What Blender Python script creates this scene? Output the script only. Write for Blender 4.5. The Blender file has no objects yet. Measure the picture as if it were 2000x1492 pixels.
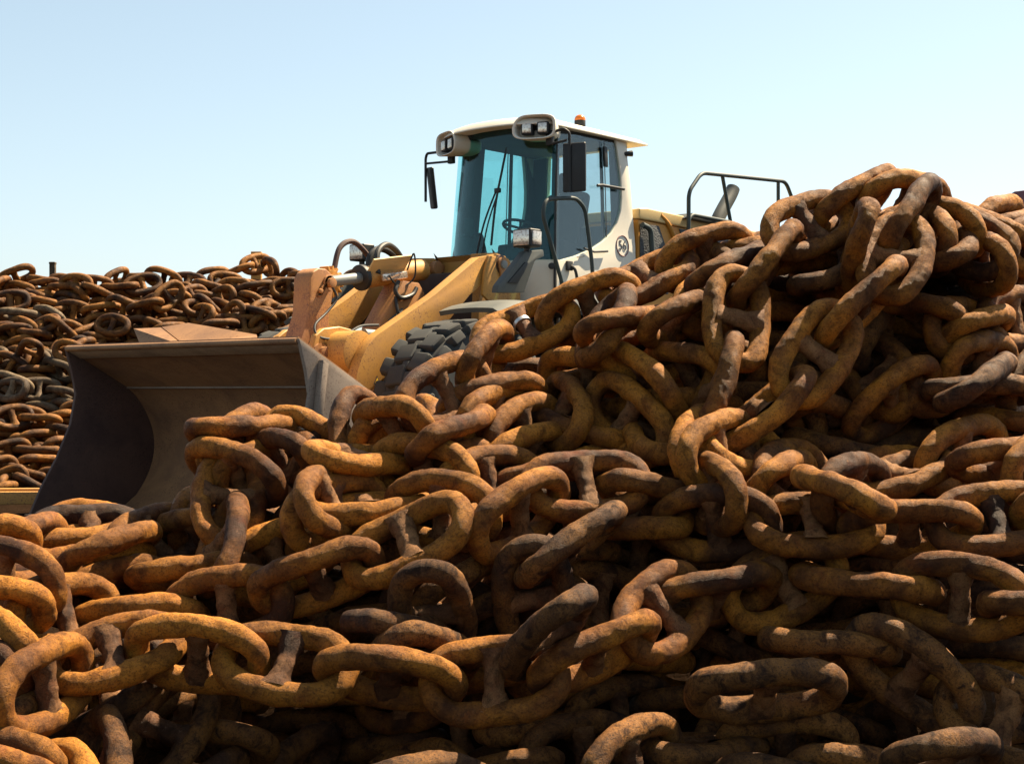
import bpy, bmesh, math, random
import numpy as np
from mathutils import Vector, Matrix, Quaternion, noise as mnoise
R = math.radians
scene = bpy.context.scene
COL = scene.collection

# ---------------------------------------------------------------- camera
cam = bpy.data.cameras.new('camera')
cam.sensor_width = 36.0
cam.lens = 52.2
cam.shift_y = 0.012
cam.clip_end = 6000
cam_ob = bpy.data.objects.new('camera', cam)
COL.objects.link(cam_ob)
cam_ob.location = (0, 0, 1.07)
cam_ob.rotation_euler = (R(90), 0, 0)
scene.camera = cam_ob

# ---------------------------------------------------------------- sky and sun
SUN_AZ, SUN_EL = 54.0, 56.0        # azimuth from +Y (away from the camera) towards +X
SKY = 0.050
w = bpy.data.worlds.new('World'); scene.world = w; w.use_nodes = True
nt = w.node_tree
bg = nt.nodes['Background']
sky = nt.nodes.new('ShaderNodeTexSky'); sky.sky_type = 'NISHITA'; sky.sun_disc = False
sky.sun_elevation = R(SUN_EL); sky.sun_rotation = R(SUN_AZ)
sky.air_density = 1.0; sky.dust_density = 0.8; sky.ozone_density = 1.0
hs = nt.nodes.new('ShaderNodeHueSaturation'); hs.inputs['Saturation'].default_value = .68; hs.inputs['Hue'].default_value = .478
nt.links.new(sky.outputs[0], hs.inputs['Color']); nt.links.new(hs.outputs[0], bg.inputs[0]); bg.inputs[1].default_value = SKY
sun = bpy.data.lights.new('sun', 'SUN'); sun.energy = 5.0; sun.angle = R(0.5); sun.color = (1.0, 0.83, 0.58)
sun_ob = bpy.data.objects.new('sun', sun); COL.objects.link(sun_ob)
sd = Vector((math.sin(R(SUN_AZ))*math.cos(R(SUN_EL)), math.cos(R(SUN_AZ))*math.cos(R(SUN_EL)), math.sin(R(SUN_EL))))
sun_ob.rotation_euler = sd.to_track_quat('Z', 'Y').to_euler()
scene.view_settings.view_transform = 'Standard'
scene.view_settings.look = 'None'
scene.view_settings.exposure = 1.75
scene.view_settings.gamma = 1.0

# ---------------------------------------------------------------- helpers
def tag(o, label=None, cat=None, group=None, kind=None):
    if label: o['label'] = label
    if cat: o['category'] = cat
    if group: o['group'] = group
    if kind: o['kind'] = kind
    return o
def empty(name, loc, parent=None):
    o = bpy.data.objects.new(name, None); COL.objects.link(o); o.location = loc
    o.empty_display_size = 0.2
    if parent: o.parent = parent
    return o
def link_obj(name, me, parent=None):
    o = bpy.data.objects.new(name, me); COL.objects.link(o)
    if parent: o.parent = parent
    return o

def mat(name):
    m = bpy.data.materials.new(name); m.use_nodes = True
    n = m.node_tree.nodes; b = n['Principled BSDF']
    return m, n, m.node_tree.links, b
def coords(n, l, scale=1.0, rnd=True):
    tc = n.new('ShaderNodeTexCoord')
    if not rnd: return tc.outputs['Object']
    oi = n.new('ShaderNodeObjectInfo')
    mul = n.new('ShaderNodeMath'); mul.operation = 'MULTIPLY'; mul.inputs[1].default_value = 57.0
    l.new(oi.outputs['Random'], mul.inputs[0])
    add = n.new('ShaderNodeVectorMath'); add.operation = 'ADD'
    l.new(tc.outputs['Object'], add.inputs[0]); l.new(mul.outputs[0], add.inputs[1])
    return add.outputs[0]
def noise(n, l, vec, scale, detail=6, rough=.6, dist=0.0):
    t = n.new('ShaderNodeTexNoise'); t.inputs['Scale'].default_value = scale
    t.inputs['Detail'].default_value = detail; t.inputs['Roughness'].default_value = rough
    t.inputs['Distortion'].default_value = dist
    l.new(vec, t.inputs['Vector']); return t.outputs['Fac']
def ramp(n, l, fac, stops):
    r = n.new('ShaderNodeValToRGB'); e = r.color_ramp.elements
    while len(e) > 1: e.remove(e[-1])
    e[0].position = stops[0][0]; e[0].color = (*stops[0][1], 1)
    for p, c in stops[1:]:
        k = e.new(p); k.color = (*c, 1)
    l.new(fac, r.inputs[0]); return r.outputs[0]
def g(v): return (v, v, v)
def mix(n, l, fac, a, b, mode='MIX'):
    m = n.new('ShaderNodeMix'); m.data_type = 'RGBA'; m.blend_type = mode
    for sock, v in ((m.inputs[0], fac), (m.inputs[6], a), (m.inputs[7], b)):
        if hasattr(v, 'links'): l.new(v, sock)
        elif isinstance(v, (int, float)): sock.default_value = v
        else: sock.default_value = (*v, 1)
    return m.outputs[2]
def bump(n, l, b, hs):
    prev = None
    for h, st, d in hs:
        k = n.new('ShaderNodeBump'); k.inputs['Strength'].default_value = st; k.inputs['Distance'].default_value = d
        l.new(h, k.inputs['Height'])
        if prev: l.new(prev, k.inputs['Normal'])
        prev = k.outputs[0]
    l.new(prev, b.inputs['Normal'])

def rust_material(name, dark, mid, ochre, pale, sc=1.0, grime=.5, pits=.5, stud=False):
    m, n, l, b = mat(name)
    v = coords(n, l)
    oi = n.new('ShaderNodeObjectInfo')
    big = noise(n, l, v, 3.6*sc, 5, .58, .5)
    sh = n.new('ShaderNodeMath'); sh.operation = 'MULTIPLY_ADD'; sh.inputs[1].default_value = .22; sh.inputs[2].default_value = -.11
    l.new(oi.outputs['Random'], sh.inputs[0])
    ad = n.new('ShaderNodeMath'); ad.operation = 'ADD'; l.new(big, ad.inputs[0]); l.new(sh.outputs[0], ad.inputs[1])
    col = ramp(n, l, ad.outputs[0], [(.30, dark), (.43, mid), (.60, ochre), (.80, tuple(x*1.1 for x in ochre))])
    pat = noise(n, l, v, 13*sc, 7, .70, .7)
    col = mix(n, l, ramp(n, l, pat, [(.48, g(0)), (.64, g(grime))]), col, tuple(x*.45 for x in dark))
    red = noise(n, l, v, 8.5*sc, 5, .65, .4)
    col = mix(n, l, ramp(n, l, red, [(.55, g(0)), (.72, g(.55))]), col, (mid[0]*.9, mid[1]*.55, mid[2]*.5))
    gr = noise(n, l, v, 105*sc, 6, .78)
    col = mix(n, l, ramp(n, l, gr, [(.49, g(0)), (.62, g(pits))]), col, tuple(x*.7 for x in dark))
    sp = noise(n, l, v, 42*sc, 5, .75, .3)
    col = mix(n, l, ramp(n, l, sp, [(.60, g(0)), (.74, g(.5))]), col, pale)
    hs = n.new('ShaderNodeHueSaturation')
    mr = n.new('ShaderNodeMapRange'); mr.inputs['To Min'].default_value = .75; mr.inputs['To Max'].default_value = 1.2
    mu = n.new('ShaderNodeMath'); mu.operation = 'MULTIPLY'; mu.inputs[1].default_value = 7.31
    fr = n.new('ShaderNodeMath'); fr.operation = 'FRACT'; l.new(oi.outputs['Random'], mu.inputs[0]); l.new(mu.outputs[0], fr.inputs[0])
    l.new(fr.outputs[0], mr.inputs['Value']); l.new(mr.outputs[0], hs.inputs['Value'])
    l.new(col, hs.inputs['Color'])
    l.new(hs.outputs[0], b.inputs['Base Color'])
    l.new(ramp(n, l, pat, [(.35, g(.48)), (.65, g(.85))]), b.inputs['Roughness'])
    b.inputs['Specular IOR Level'].default_value = .2
    bump(n, l, b, [(pat, .5 if not stud else .9, .012), (gr, .85, .007), (noise(n, l, v, 32*sc, 6, .72), .5, .008), (noise(n, l, v, 190*sc, 3, .7), .6, .003)])
    return m
M = {}
M['rust'] = rust_material('rust_iron', (.050, .017, .006), (.18, .064, .010), (.39, .150, .015), (.38, .18, .05), 1.0, .62, .7)
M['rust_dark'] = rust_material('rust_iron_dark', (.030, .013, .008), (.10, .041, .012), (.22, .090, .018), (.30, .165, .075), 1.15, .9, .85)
M['rust_stud'] = rust_material('rust_stud', (.045, .019, .009), (.15, .062, .023), (.25, .116, .042), (.36, .22, .125), 1.3, .7, .6, True)
M['rust_far'] = rust_material('rust_iron_far', (.030, .012, .006), (.115, .045, .011), (.26, .104, .017), (.28, .15, .06), .9, .6, .5)
M['rust_grey'] = rust_material('rust_iron_grey', (.040, .025, .015), (.10, .064, .036), (.165, .115, .066), (.24, .19, .13), .9, .6, .5)

m, n, l, b = mat('scale_dirt')
v = coords(n, l, rnd=False)
l.new(ramp(n, l, noise(n, l, v, 2.5, 8, .7), [(.3, (.010, .006, .004)), (.6, (.022, .013, .008)), (.8, (.04, .024, .015))]), b.inputs['Base Color'])
b.inputs['Roughness'].default_value = .95; b.inputs['Specular IOR Level'].default_value = 0
bump(n, l, b, [(noise(n, l, v, 18, 6, .7), .8, .05)])
M['dirt'] = m

# ---------------------------------------------------------------- chain links
LL, WW, DD = .60, .36, .10
def loop_pt(t):
    ct, st = math.cos(t), math.sin(t)
    return Vector(((LL-DD)/2*math.copysign(abs(ct)**.8, ct), (WW-DD)/2*math.copysign(abs(st)**.8, st), 0))
def smooth(me):
    for p in me.polygons: p.use_smooth = True
def link_mesh(name, nu, nv, seed, m):
    rr = random.Random(seed); bm = bmesh.new()
    ph = [rr.uniform(0, 6.28) for _ in range(6)]; wear = rr.uniform(.05, .12); tw = rr.uniform(-.012, .012)
    # even arc-length steps round the loop
    ts = [2*math.pi*i/720 for i in range(720)]; ps = [loop_pt(t) for t in ts]; acc = [0]
    for i in range(720): acc.append(acc[-1]+(ps[(i+1) % 720]-ps[i]).length)
    rows = []; j = 0
    for i in range(nu):
        s = acc[-1]*i/nu
        while acc[j+1] < s: j += 1
        f = (s-acc[j])/max(acc[j+1]-acc[j], 1e-9)
        p = ps[j].lerp(ps[(j+1) % 720], f)
        k = i/nu*2*math.pi
        tdir = (ps[(j+4) % 720]-ps[(j-3) % 720]).normalized()
        nrm = Vector((tdir.y, -tdir.x, 0)); z = Vector((0, 0, 1))
        c = p+z*(tw*math.sin(2*k+ph[0])+.004*math.sin(3*k+ph[1]))+nrm*(.004*math.sin(2*k+ph[2]))
        row = []
        crown = abs(math.cos(k))
        for q in range(nv):
            a = 2*math.pi*q/nv
            r = DD/2*(1+.03*math.sin(3*k+ph[3])+.025*math.sin(2*a+5*k+ph[4])+.02*math.sin(3*a-4*k+ph[5]))
            if math.cos(a) < 0: r *= 1-wear*crown**6*abs(math.cos(a))    # worn inner crown
            q_ = c+nrm*(r*math.cos(a))+z*(r*math.sin(a))
            if nu > 60:
                o_ = Vector((seed*3.1, 0, 0))
                r += .0058*mnoise.noise(q_*11+o_)+.0034*mnoise.noise(q_*27+o_)+.0016*mnoise.noise(q_*60+o_)
            row.append(bm.verts.new(c+nrm*(r*math.cos(a))+z*(r*math.sin(a))))
        rows.append(row)
    for i in range(nu):
        A, B = rows[i], rows[(i+1) % nu]
        for q in range(nv): bm.faces.new((A[q], B[q], B[(q+1) % nv], A[(q+1) % nv]))
    bmesh.ops.recalc_face_normals(bm, faces=bm.faces)
    me = bpy.data.meshes.new(name); bm.to_mesh(me); bm.free(); smooth(me); me.materials.append(m); return me
def stud_mesh(name, nu, nv, seed, m):
    rr = random.Random(seed); bm = bmesh.new(); rows = []
    hw = (WW-DD)/2-.008
    ph = [rr.uniform(0, 6.28) for _ in range(5)]
    for i in range(nu+1):
        f = i/nu*2-1
        rad = .037+.028*abs(f)**3.0+.0016*math.sin(9*f+ph[0])
        row = []
        for q in range(nv):
            a = 2*math.pi*q/nv
            r = rad*(1+.09*math.sin(2*a+ph[1]+2*f)+.06*math.sin(5*a+7*f+ph[2])+.05*rr.uniform(-1, 1))
            row.append(bm.verts.new((r*math.cos(a)*1.15, f*hw, math.copysign(min(abs(r*math.sin(a)), .047), math.sin(a)))))
        rows.append(row)
    for i in range(nu):
        for q in range(nv): bm.faces.new((rows[i][q], rows[i][(q+1) % nv], rows[i+1][(q+1) % nv], rows[i+1][q]))
    bmesh.ops.recalc_face_normals(bm, faces=bm.faces)
    me = bpy.data.meshes.new(name); bm.to_mesh(me); bm.free(); smooth(me); me.materials.append(m); return me
NEAR_L = [link_mesh('chain_link', 110, 28, i, M['rust']) for i in range(6)]
NEAR_S = [stud_mesh('stud', 18, 16, 40+i, M['rust_stud']) for i in range(4)]
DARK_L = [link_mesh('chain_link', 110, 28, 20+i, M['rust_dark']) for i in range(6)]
FAR_L = [link_mesh('chain_link', 40, 12, 70+i, M['rust_far']) for i in range(4)]
FAR_S = [stud_mesh('stud', 8, 8, 90+i, M['rust_far']) for i in range(2)]
GREY_L = [link_mesh('chain_link', 40, 12, 170+i, M['rust_grey']) for i in range(4)]
GREY_S = [stud_mesh('stud', 8, 8, 190+i, M['rust_grey']) for i in range(2)]
ALL_POS = []; CHAINS = {}
rl = random.Random(3)
def chain(label, data, lm, sm, group):
    P = [Vector((a/1000, b/1000, c/1000)) for a, b, c, *_ in data]
    base = sum(P, Vector())/len(P); base.z = min(p.z for p in P)-.15
    CHAINS[label] = []
    root = empty('anchor_chain', base); tag(root, label, 'chain', group)
    for p, d in zip(P, data):
        ALL_POS.append(p)
        o = link_obj('chain_link', rl.choice(lm), root)
        o.location = p-base; o.rotation_mode = 'QUATERNION'
        o.rotation_quaternion = Quaternion([x/1000 for x in d[3:7]]).normalized()
        s = d[7]/100 if len(d) > 7 else 1.0
        o.scale = (s, s, s)
        link_obj('stud', rl.choice(sm), o); CHAINS[label].append(o)
    return root


# near heap
chain('long rusty chain sweeping diagonally across the middle of the near heap, golden on top', [(-2157,6025,188,865,-476,-64,149), (-1883,6246,147,491,-731,-407,243), (-1597,6398,109,966,-256,-29,5), (-1216,6327,165,661,-739,44,-119), (-822,6276,292,902,-403,-145,-58), (-440,6253,453,892,382,-235,54,103), (33,6380,552,779,-492,-350,167), (327,6552,670,868,478,25,131), (654,6691,626,956,-153,54,243), (875,6561,631,597,-559,445,-365)], NEAR_L, NEAR_S, 'chains of the near heap')
chain('long worn chain stretched across the lower part of the photo from left edge to right', [(-1761,5611,-31,580,-570,-463,352), (-1574,5851,53,932,306,-56,185), (-1242,5871,43,853,-517,59,29), (-890,5828,16,911,398,24,-104), (-476,5806,-36,927,-359,62,85,102), (-69,5801,-48,804,591,-58,-14), (328,5859,47,918,-319,-214,100), (623,6102,177,749,489,34,446), (863,6271,217,917,-367,-106,118), (1156,6322,269,792,562,-157,183), (1478,6205,278,964,-61,45,-254,109), (1806,5981,256,728,-627,199,-195), (2131,5882,231,991,-100,17,86)], NEAR_L, NEAR_S, 'chains of the near heap')
chain('taut chain lying just right of centre with upright studs, above the lowest long chain', [(521,6624,500,992,62,-4,-112), (892,6474,508,789,-575,103,-191), (1286,6342,517,937,349,-21,-16), (1677,6269,505,927,-358,15,-115), (2025,6206,546,448,-893,-15,-50), (2361,6314,603,898,-353,-98,245)], NEAR_L, NEAR_S, 'chains of the near heap')
chain('chain crossing the dip below the wheel, just above the golden diagonal chain', [(-706,6827,775,910,68,75,403), (-410,6834,709,731,-627,208,-170), (-98,6810,658,579,-764,-263,107), (165,6983,667,955,-191,-73,217), (418,7186,655,748,-577,-226,238)], NEAR_L, NEAR_S, 'chains of the near heap')
chain('loose chain run between the looped cluster by the bucket and the diagonal chain', [(-793,6524,594,395,-683,-547,280), (-778,6594,545,611,-683,-349,192), (-636,6551,572,982,35,-21,182), (-306,6484,562,719,-651,161,-185)], NEAR_L, NEAR_S, 'chains of the near heap')
chain('narrow chain run directly above the left half of the diagonal chain', [(-1429,6656,270,973,-187,-52,122), (-1067,6734,321,712,-662,-235,14), (-776,6872,402,915,-265,-150,266)], NEAR_L, NEAR_S, 'chains of the near heap')
chain('jumble of chain piled highest in front of the bucket opening', [(-1308,7019,703,858,-424,206,-204), (-1326,7289,815,606,-601,-485,191), (-1320,7269,897,920,-96,-27,378), (-999,7316,794,601,-739,278,126), (-1052,7185,713,437,-725,529,-57), (-1125,7195,753,775,-444,186,-410)], NEAR_L, NEAR_S, 'chains of the near heap')
chain('chain hanging in upright loops at the left foot of the jumble before the bucket', [(-1231,7191,679,699,-529,-295,379), (-1314,6912,593,701,217,329,-594), (-1299,6655,402,500,-513,691,-95)], NEAR_L, NEAR_S, 'chains of the near heap')
chain('small chain lying along the ground line under the dark end of the bucket', [(-1810,6691,372,804,-219,-195,517), (-1690,7010,375,463,-717,-499,153), (-1473,7065,380,854,-463,53,-231), (-1578,7363,434,509,-533,-459,496)], NEAR_L, NEAR_S, 'chains of the near heap')
chain('chain along the far left edge of the near heap, just below the bucket corner', [(-2414,6654,377,893,-411,-141,115), (-2247,6870,340,645,-502,-395,419), (-2088,7131,332,903,-269,-107,318)], NEAR_L, NEAR_S, 'chains of the near heap')
chain('flat chain at the left edge, second row below the bucket corner', [(-2134,6250,295,768,-622,133,-74), (-2162,6491,303,827,135,108,535), (-1912,6767,279,883,-322,-125,319), (-1830,6704,178,874,-406,-210,165)], NEAR_L, NEAR_S, 'chains of the near heap')
chain('short chain cut by the left edge beside the start of the diagonal chain', [(-2047,5817,112,816,-484,209,-236), (-2069,5778,9,806,-484,180,-289)], NEAR_L, NEAR_S, 'chains of the near heap')
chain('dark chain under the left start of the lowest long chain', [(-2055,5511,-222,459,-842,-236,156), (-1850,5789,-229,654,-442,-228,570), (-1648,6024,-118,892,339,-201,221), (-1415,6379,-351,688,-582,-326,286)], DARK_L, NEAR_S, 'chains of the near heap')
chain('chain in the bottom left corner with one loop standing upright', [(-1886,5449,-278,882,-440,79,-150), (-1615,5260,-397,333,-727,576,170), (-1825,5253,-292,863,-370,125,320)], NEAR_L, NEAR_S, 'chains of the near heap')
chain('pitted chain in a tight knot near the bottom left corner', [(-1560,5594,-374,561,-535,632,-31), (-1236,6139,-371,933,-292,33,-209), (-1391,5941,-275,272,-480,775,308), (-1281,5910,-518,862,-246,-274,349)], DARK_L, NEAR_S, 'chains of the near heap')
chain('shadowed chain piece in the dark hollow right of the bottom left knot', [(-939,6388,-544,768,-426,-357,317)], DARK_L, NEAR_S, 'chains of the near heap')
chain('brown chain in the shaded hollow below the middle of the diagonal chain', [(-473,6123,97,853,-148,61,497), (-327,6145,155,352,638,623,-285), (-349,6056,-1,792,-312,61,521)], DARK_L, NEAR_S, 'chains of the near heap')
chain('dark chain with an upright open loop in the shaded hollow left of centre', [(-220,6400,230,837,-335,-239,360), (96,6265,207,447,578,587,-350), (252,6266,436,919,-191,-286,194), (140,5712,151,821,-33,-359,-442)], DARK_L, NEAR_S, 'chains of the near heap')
chain('single arched chain piece at the bottom edge, left of the middle', [(-338,5408,-370,865,-422,-64,263)], DARK_L, NEAR_S, 'chains of the near heap')
chain('blackened chain rising in arches along the bottom, right of the middle', [(470,5753,-365,652,-647,-345,194), (768,5982,-361,966,-84,7,246), (1111,6024,-367,841,-537,0,-67), (986,5784,-87,939,-343,-21,-8,108)], DARK_L, NEAR_S, 'chains of the near heap')
chain('dark chain with one long link sloping down toward the bottom right corner', [(1303,6107,31,977,-164,55,-124), (1604,5953,-59,822,-450,348,19,107), (1913,5751,-190,564,-729,375,-95), (1593,5480,-272,871,-342,-29,352)], DARK_L, NEAR_S, 'chains of the near heap')
chain('chain lying lowest at the bottom edge near the right corner', [(1371,5803,-441,916,-389,91,-36,105), (1037,5744,-459,897,-396,97,172)], DARK_L, NEAR_S, 'chains of the near heap')
chain('chain hanging down the left face of the tall heap from its crest', [(1785,7732,2075,899,-299,-290,132), (1511,7553,1930,529,-787,-316,-19), (1258,7352,1707,867,-210,-412,186), (1086,7165,1436,629,251,460,-575), (962,7007,1107,529,-212,817,-89)], NEAR_L, NEAR_S, 'chains of the near heap')
chain('bold strand of chain draped down the middle of the tall right heap, half sunlit', [(1986,7399,1944,428,-165,823,-335), (1857,7192,1731,287,-747,-509,-318), (1663,7051,1500,907,-211,-364,18), (1426,6953,1262,579,-677,-406,-205), (1163,6874,992,936,76,-337,62), (941,6703,815,623,-664,-367,192)], NEAR_L, NEAR_S, 'chains of the near heap')
chain('dark chain tucked just behind the strand draped down the tall heap', [(1616,7510,1667,906,-68,-153,388), (1904,7583,1382,768,-457,-411,179)], DARK_L, NEAR_S, 'chains of the near heap')
chain('chain curling over the crest of the tall heap, right of the draped strand', [(2040,7718,2070,855,-446,-105,243), (2005,7696,1989,862,-161,-235,420), (2214,7676,1938,780,-379,354,-352), (2140,7615,1859,565,-475,556,-382), (2171,7563,1830,276,-655,703,-29), (2319,7580,1850,692,566,-55,-444), (2413,7620,1738,613,-443,450,-475), (2510,7993,1821,579,-532,-454,421)], NEAR_L, NEAR_S, 'chains of the near heap')
chain('chain running off the right edge at the skyline of the tall heap', [(2746,8390,2031,969,-12,-89,229), (2754,8480,2045,790,-442,-274,326), (2657,8154,1986,809,-92,255,-521), (2893,8128,1897,600,-736,-311,46)], NEAR_L, NEAR_S, 'chains of the near heap')
chain('chain zigzagging across the right shoulder of the tall heap', [(2023,7467,1462,886,-201,118,-401), (2257,7467,1393,547,-746,-335,178), (2329,7443,1401,868,-218,-138,424), (2608,7702,1462,597,-719,-301,193), (2330,7385,1217,763,-528,-197,315)], NEAR_L, NEAR_S, 'chains of the near heap')
chain('chain crossing the shaded hollow right of the draped strand', [(1846,7210,1039,863,-392,-308,-78), (2064,7380,1116,389,-804,-448,47), (1828,7374,1163,534,-621,574,-1)], NEAR_L, NEAR_S, 'chains of the near heap')
chain('dark chain cut by the right edge halfway down the tall heap', [(2249,7109,1089,995,-89,2,44), (2531,7287,1148,804,-417,-353,236), (2199,7041,1126,888,-170,-231,359)], DARK_L, NEAR_S, 'chains of the near heap')
chain('sunlit chain lying along the foot of the tall heap on its right side', [(2084,6879,788,743,-600,-266,132), (1745,6713,705,966,109,-112,207), (1484,6477,640,692,-591,-265,319), (1363,6138,667,792,-136,174,-570), (1070,6811,811,857,301,111,404)], NEAR_L, NEAR_S, 'chains of the near heap')
chain('chain at the right edge beside the foot of the tall heap', [(2203,6603,768,946,-263,-18,188), (2328,6529,748,684,-627,-310,208)], NEAR_L, NEAR_S, 'chains of the near heap')
chain('short upright loop of chain at the foot of the draped strand', [(1273,6724,702,449,-766,-441,133), (1209,6676,664,756,-434,-235,430)], NEAR_L, NEAR_S, 'chains of the near heap')
chain('blackened chain deep in the hollow under the tall heap', [(1560,7319,928,885,-249,68,388), (879,7311,1019,940,-96,22,326)], NEAR_L, NEAR_S, 'chains of the near heap')
chain('chain half hidden under the crest between the two hanging strands', [(1691,7306,1789,568,423,660,253), (1705,7636,1697,568,-615,449,-312), (1478,7760,1673,917,-325,-104,205), (1121,7587,1697,899,-251,-219,283)], NEAR_L, NEAR_S, 'chains of the near heap')
chain('short chain piece standing left of the lower end of the draped strand', [(888,6852,833,527,-677,-496,134)], NEAR_L, NEAR_S, 'chains of the near heap')
chain('chain climbing the left slope of the heap in front of the white cab door', [(-313,7165,1079,572,-713,-397,79), (-132,7441,1252,717,-403,-431,370), (69,7654,1410,891,384,-134,201), (402,7721,1520,821,-535,-193,-57), (711,7795,1683,934,247,-174,193), (1030,7899,1793,810,-547,-211,34), (1356,8061,1896,943,6,-129,306)], NEAR_L, NEAR_S, 'chains of the near heap')
chain('chain under the climbing chain, beside the front tyre of the loader', [(-489,7353,869,402,-598,693,-15), (-97,7348,1039,916,-329,-145,180), (-76,7262,949,675,-581,-378,253), (-283,6945,874,831,-231,-228,452)], NEAR_L, NEAR_S, 'chains of the near heap')
chain('tangled chain with wide arched links in the middle, right of the tyre', [(70,7159,768,819,-441,-245,273), (65,7227,882,650,-614,-409,182), (338,7307,927,937,83,125,-316), (242,7316,980,528,-580,596,-175), (381,7457,1131,796,-531,232,-175), (656,7226,1134,821,-278,382,-320)], NEAR_L, NEAR_S, 'chains of the near heap')
chain('chain lying left of the hanging strand, below the cab step', [(859,7302,1177,802,-394,231,-386), (469,7392,1416,416,-420,803,-68), (540,7357,1397,887,-196,-99,406)], NEAR_L, NEAR_S, 'chains of the near heap')
chain('chain with a fat arched link just below the engine grille', [(827,7364,1446,846,-286,-219,394), (1004,7668,1522,511,-700,-477,142)], NEAR_L, NEAR_S, 'chains of the near heap')
chain('chain with a link bowed over to the right at the centre of the heap', [(554,7144,950,666,-583,464,-45), (713,7157,870,672,25,206,-711)], NEAR_L, NEAR_S, 'chains of the near heap')
chain('chain lying at the foot of the wheel arm, right of the bucket end plate', [(-213,7108,769,868,-175,-121,448), (-460,7072,786,561,-782,267,-57), (-560,7043,908,783,-443,191,-393), (-603,7350,861,762,-419,-238,434)], NEAR_L, NEAR_S, 'chains of the near heap')
chain('lone tall chain loop standing in front of the bucket end plate', [(-752,7246,839,713,57,569,-406)], NEAR_L, NEAR_S, 'chains of the near heap')
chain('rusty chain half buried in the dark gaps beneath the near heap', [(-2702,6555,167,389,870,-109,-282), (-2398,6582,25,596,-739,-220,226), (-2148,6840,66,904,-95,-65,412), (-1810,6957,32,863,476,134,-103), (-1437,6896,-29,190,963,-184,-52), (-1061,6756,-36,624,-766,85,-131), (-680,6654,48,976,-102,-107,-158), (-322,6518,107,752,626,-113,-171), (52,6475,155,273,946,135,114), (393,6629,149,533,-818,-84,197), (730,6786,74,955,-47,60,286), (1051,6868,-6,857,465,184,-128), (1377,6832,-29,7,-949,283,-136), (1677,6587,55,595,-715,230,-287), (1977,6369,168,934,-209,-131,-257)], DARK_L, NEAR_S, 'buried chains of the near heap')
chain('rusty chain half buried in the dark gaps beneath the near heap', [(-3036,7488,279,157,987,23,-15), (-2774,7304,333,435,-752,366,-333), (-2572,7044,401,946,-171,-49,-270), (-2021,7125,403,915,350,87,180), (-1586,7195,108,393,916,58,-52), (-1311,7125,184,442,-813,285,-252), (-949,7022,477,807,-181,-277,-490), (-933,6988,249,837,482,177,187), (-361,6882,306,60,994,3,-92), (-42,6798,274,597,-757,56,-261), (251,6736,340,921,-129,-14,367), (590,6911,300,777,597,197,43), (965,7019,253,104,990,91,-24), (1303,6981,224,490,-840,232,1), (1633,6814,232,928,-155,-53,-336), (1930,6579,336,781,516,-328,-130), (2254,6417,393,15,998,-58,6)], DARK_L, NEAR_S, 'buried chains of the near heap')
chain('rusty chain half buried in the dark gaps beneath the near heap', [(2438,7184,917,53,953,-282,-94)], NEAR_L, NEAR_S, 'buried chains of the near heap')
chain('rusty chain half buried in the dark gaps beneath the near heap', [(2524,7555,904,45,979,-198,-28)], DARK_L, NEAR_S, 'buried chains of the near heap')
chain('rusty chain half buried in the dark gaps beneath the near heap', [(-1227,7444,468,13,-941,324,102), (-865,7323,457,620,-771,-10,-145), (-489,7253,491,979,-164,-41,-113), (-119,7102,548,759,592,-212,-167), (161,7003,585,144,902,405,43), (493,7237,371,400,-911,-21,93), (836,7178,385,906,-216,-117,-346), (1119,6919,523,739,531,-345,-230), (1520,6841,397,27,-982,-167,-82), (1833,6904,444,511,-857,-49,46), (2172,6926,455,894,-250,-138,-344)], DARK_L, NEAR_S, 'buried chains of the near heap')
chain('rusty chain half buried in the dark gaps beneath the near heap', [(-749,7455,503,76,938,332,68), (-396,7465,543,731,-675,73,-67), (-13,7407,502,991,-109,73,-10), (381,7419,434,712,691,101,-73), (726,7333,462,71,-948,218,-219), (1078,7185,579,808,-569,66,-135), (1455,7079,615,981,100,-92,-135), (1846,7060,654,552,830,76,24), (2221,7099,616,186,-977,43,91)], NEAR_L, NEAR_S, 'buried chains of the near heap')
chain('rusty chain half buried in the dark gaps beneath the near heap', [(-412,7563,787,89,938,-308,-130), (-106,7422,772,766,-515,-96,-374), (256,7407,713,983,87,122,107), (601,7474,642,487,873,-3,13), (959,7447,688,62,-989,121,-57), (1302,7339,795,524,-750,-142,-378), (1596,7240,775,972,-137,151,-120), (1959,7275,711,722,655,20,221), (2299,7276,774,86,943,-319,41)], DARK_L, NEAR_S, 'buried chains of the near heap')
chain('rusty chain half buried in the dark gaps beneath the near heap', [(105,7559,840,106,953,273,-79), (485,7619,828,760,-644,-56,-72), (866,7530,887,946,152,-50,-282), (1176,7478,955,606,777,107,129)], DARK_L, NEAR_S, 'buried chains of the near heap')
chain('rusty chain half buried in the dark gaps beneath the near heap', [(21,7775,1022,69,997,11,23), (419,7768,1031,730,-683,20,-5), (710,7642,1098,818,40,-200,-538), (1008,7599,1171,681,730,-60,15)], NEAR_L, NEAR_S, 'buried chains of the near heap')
chain('rusty chain half buried in the dark gaps beneath the near heap', [(205,7956,1188,97,977,188,35), (557,7933,1252,562,-799,133,-167), (871,7814,1171,966,-221,95,-92), (1247,7697,1186,799,547,-248,4), (1570,7640,1146,125,-951,-157,235), (1897,7655,1015,810,-581,27,77), (2276,7716,1049,984,76,-73,146), (2664,7780,1098,729,681,6,69)], DARK_L, NEAR_S, 'buried chains of the near heap')
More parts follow.
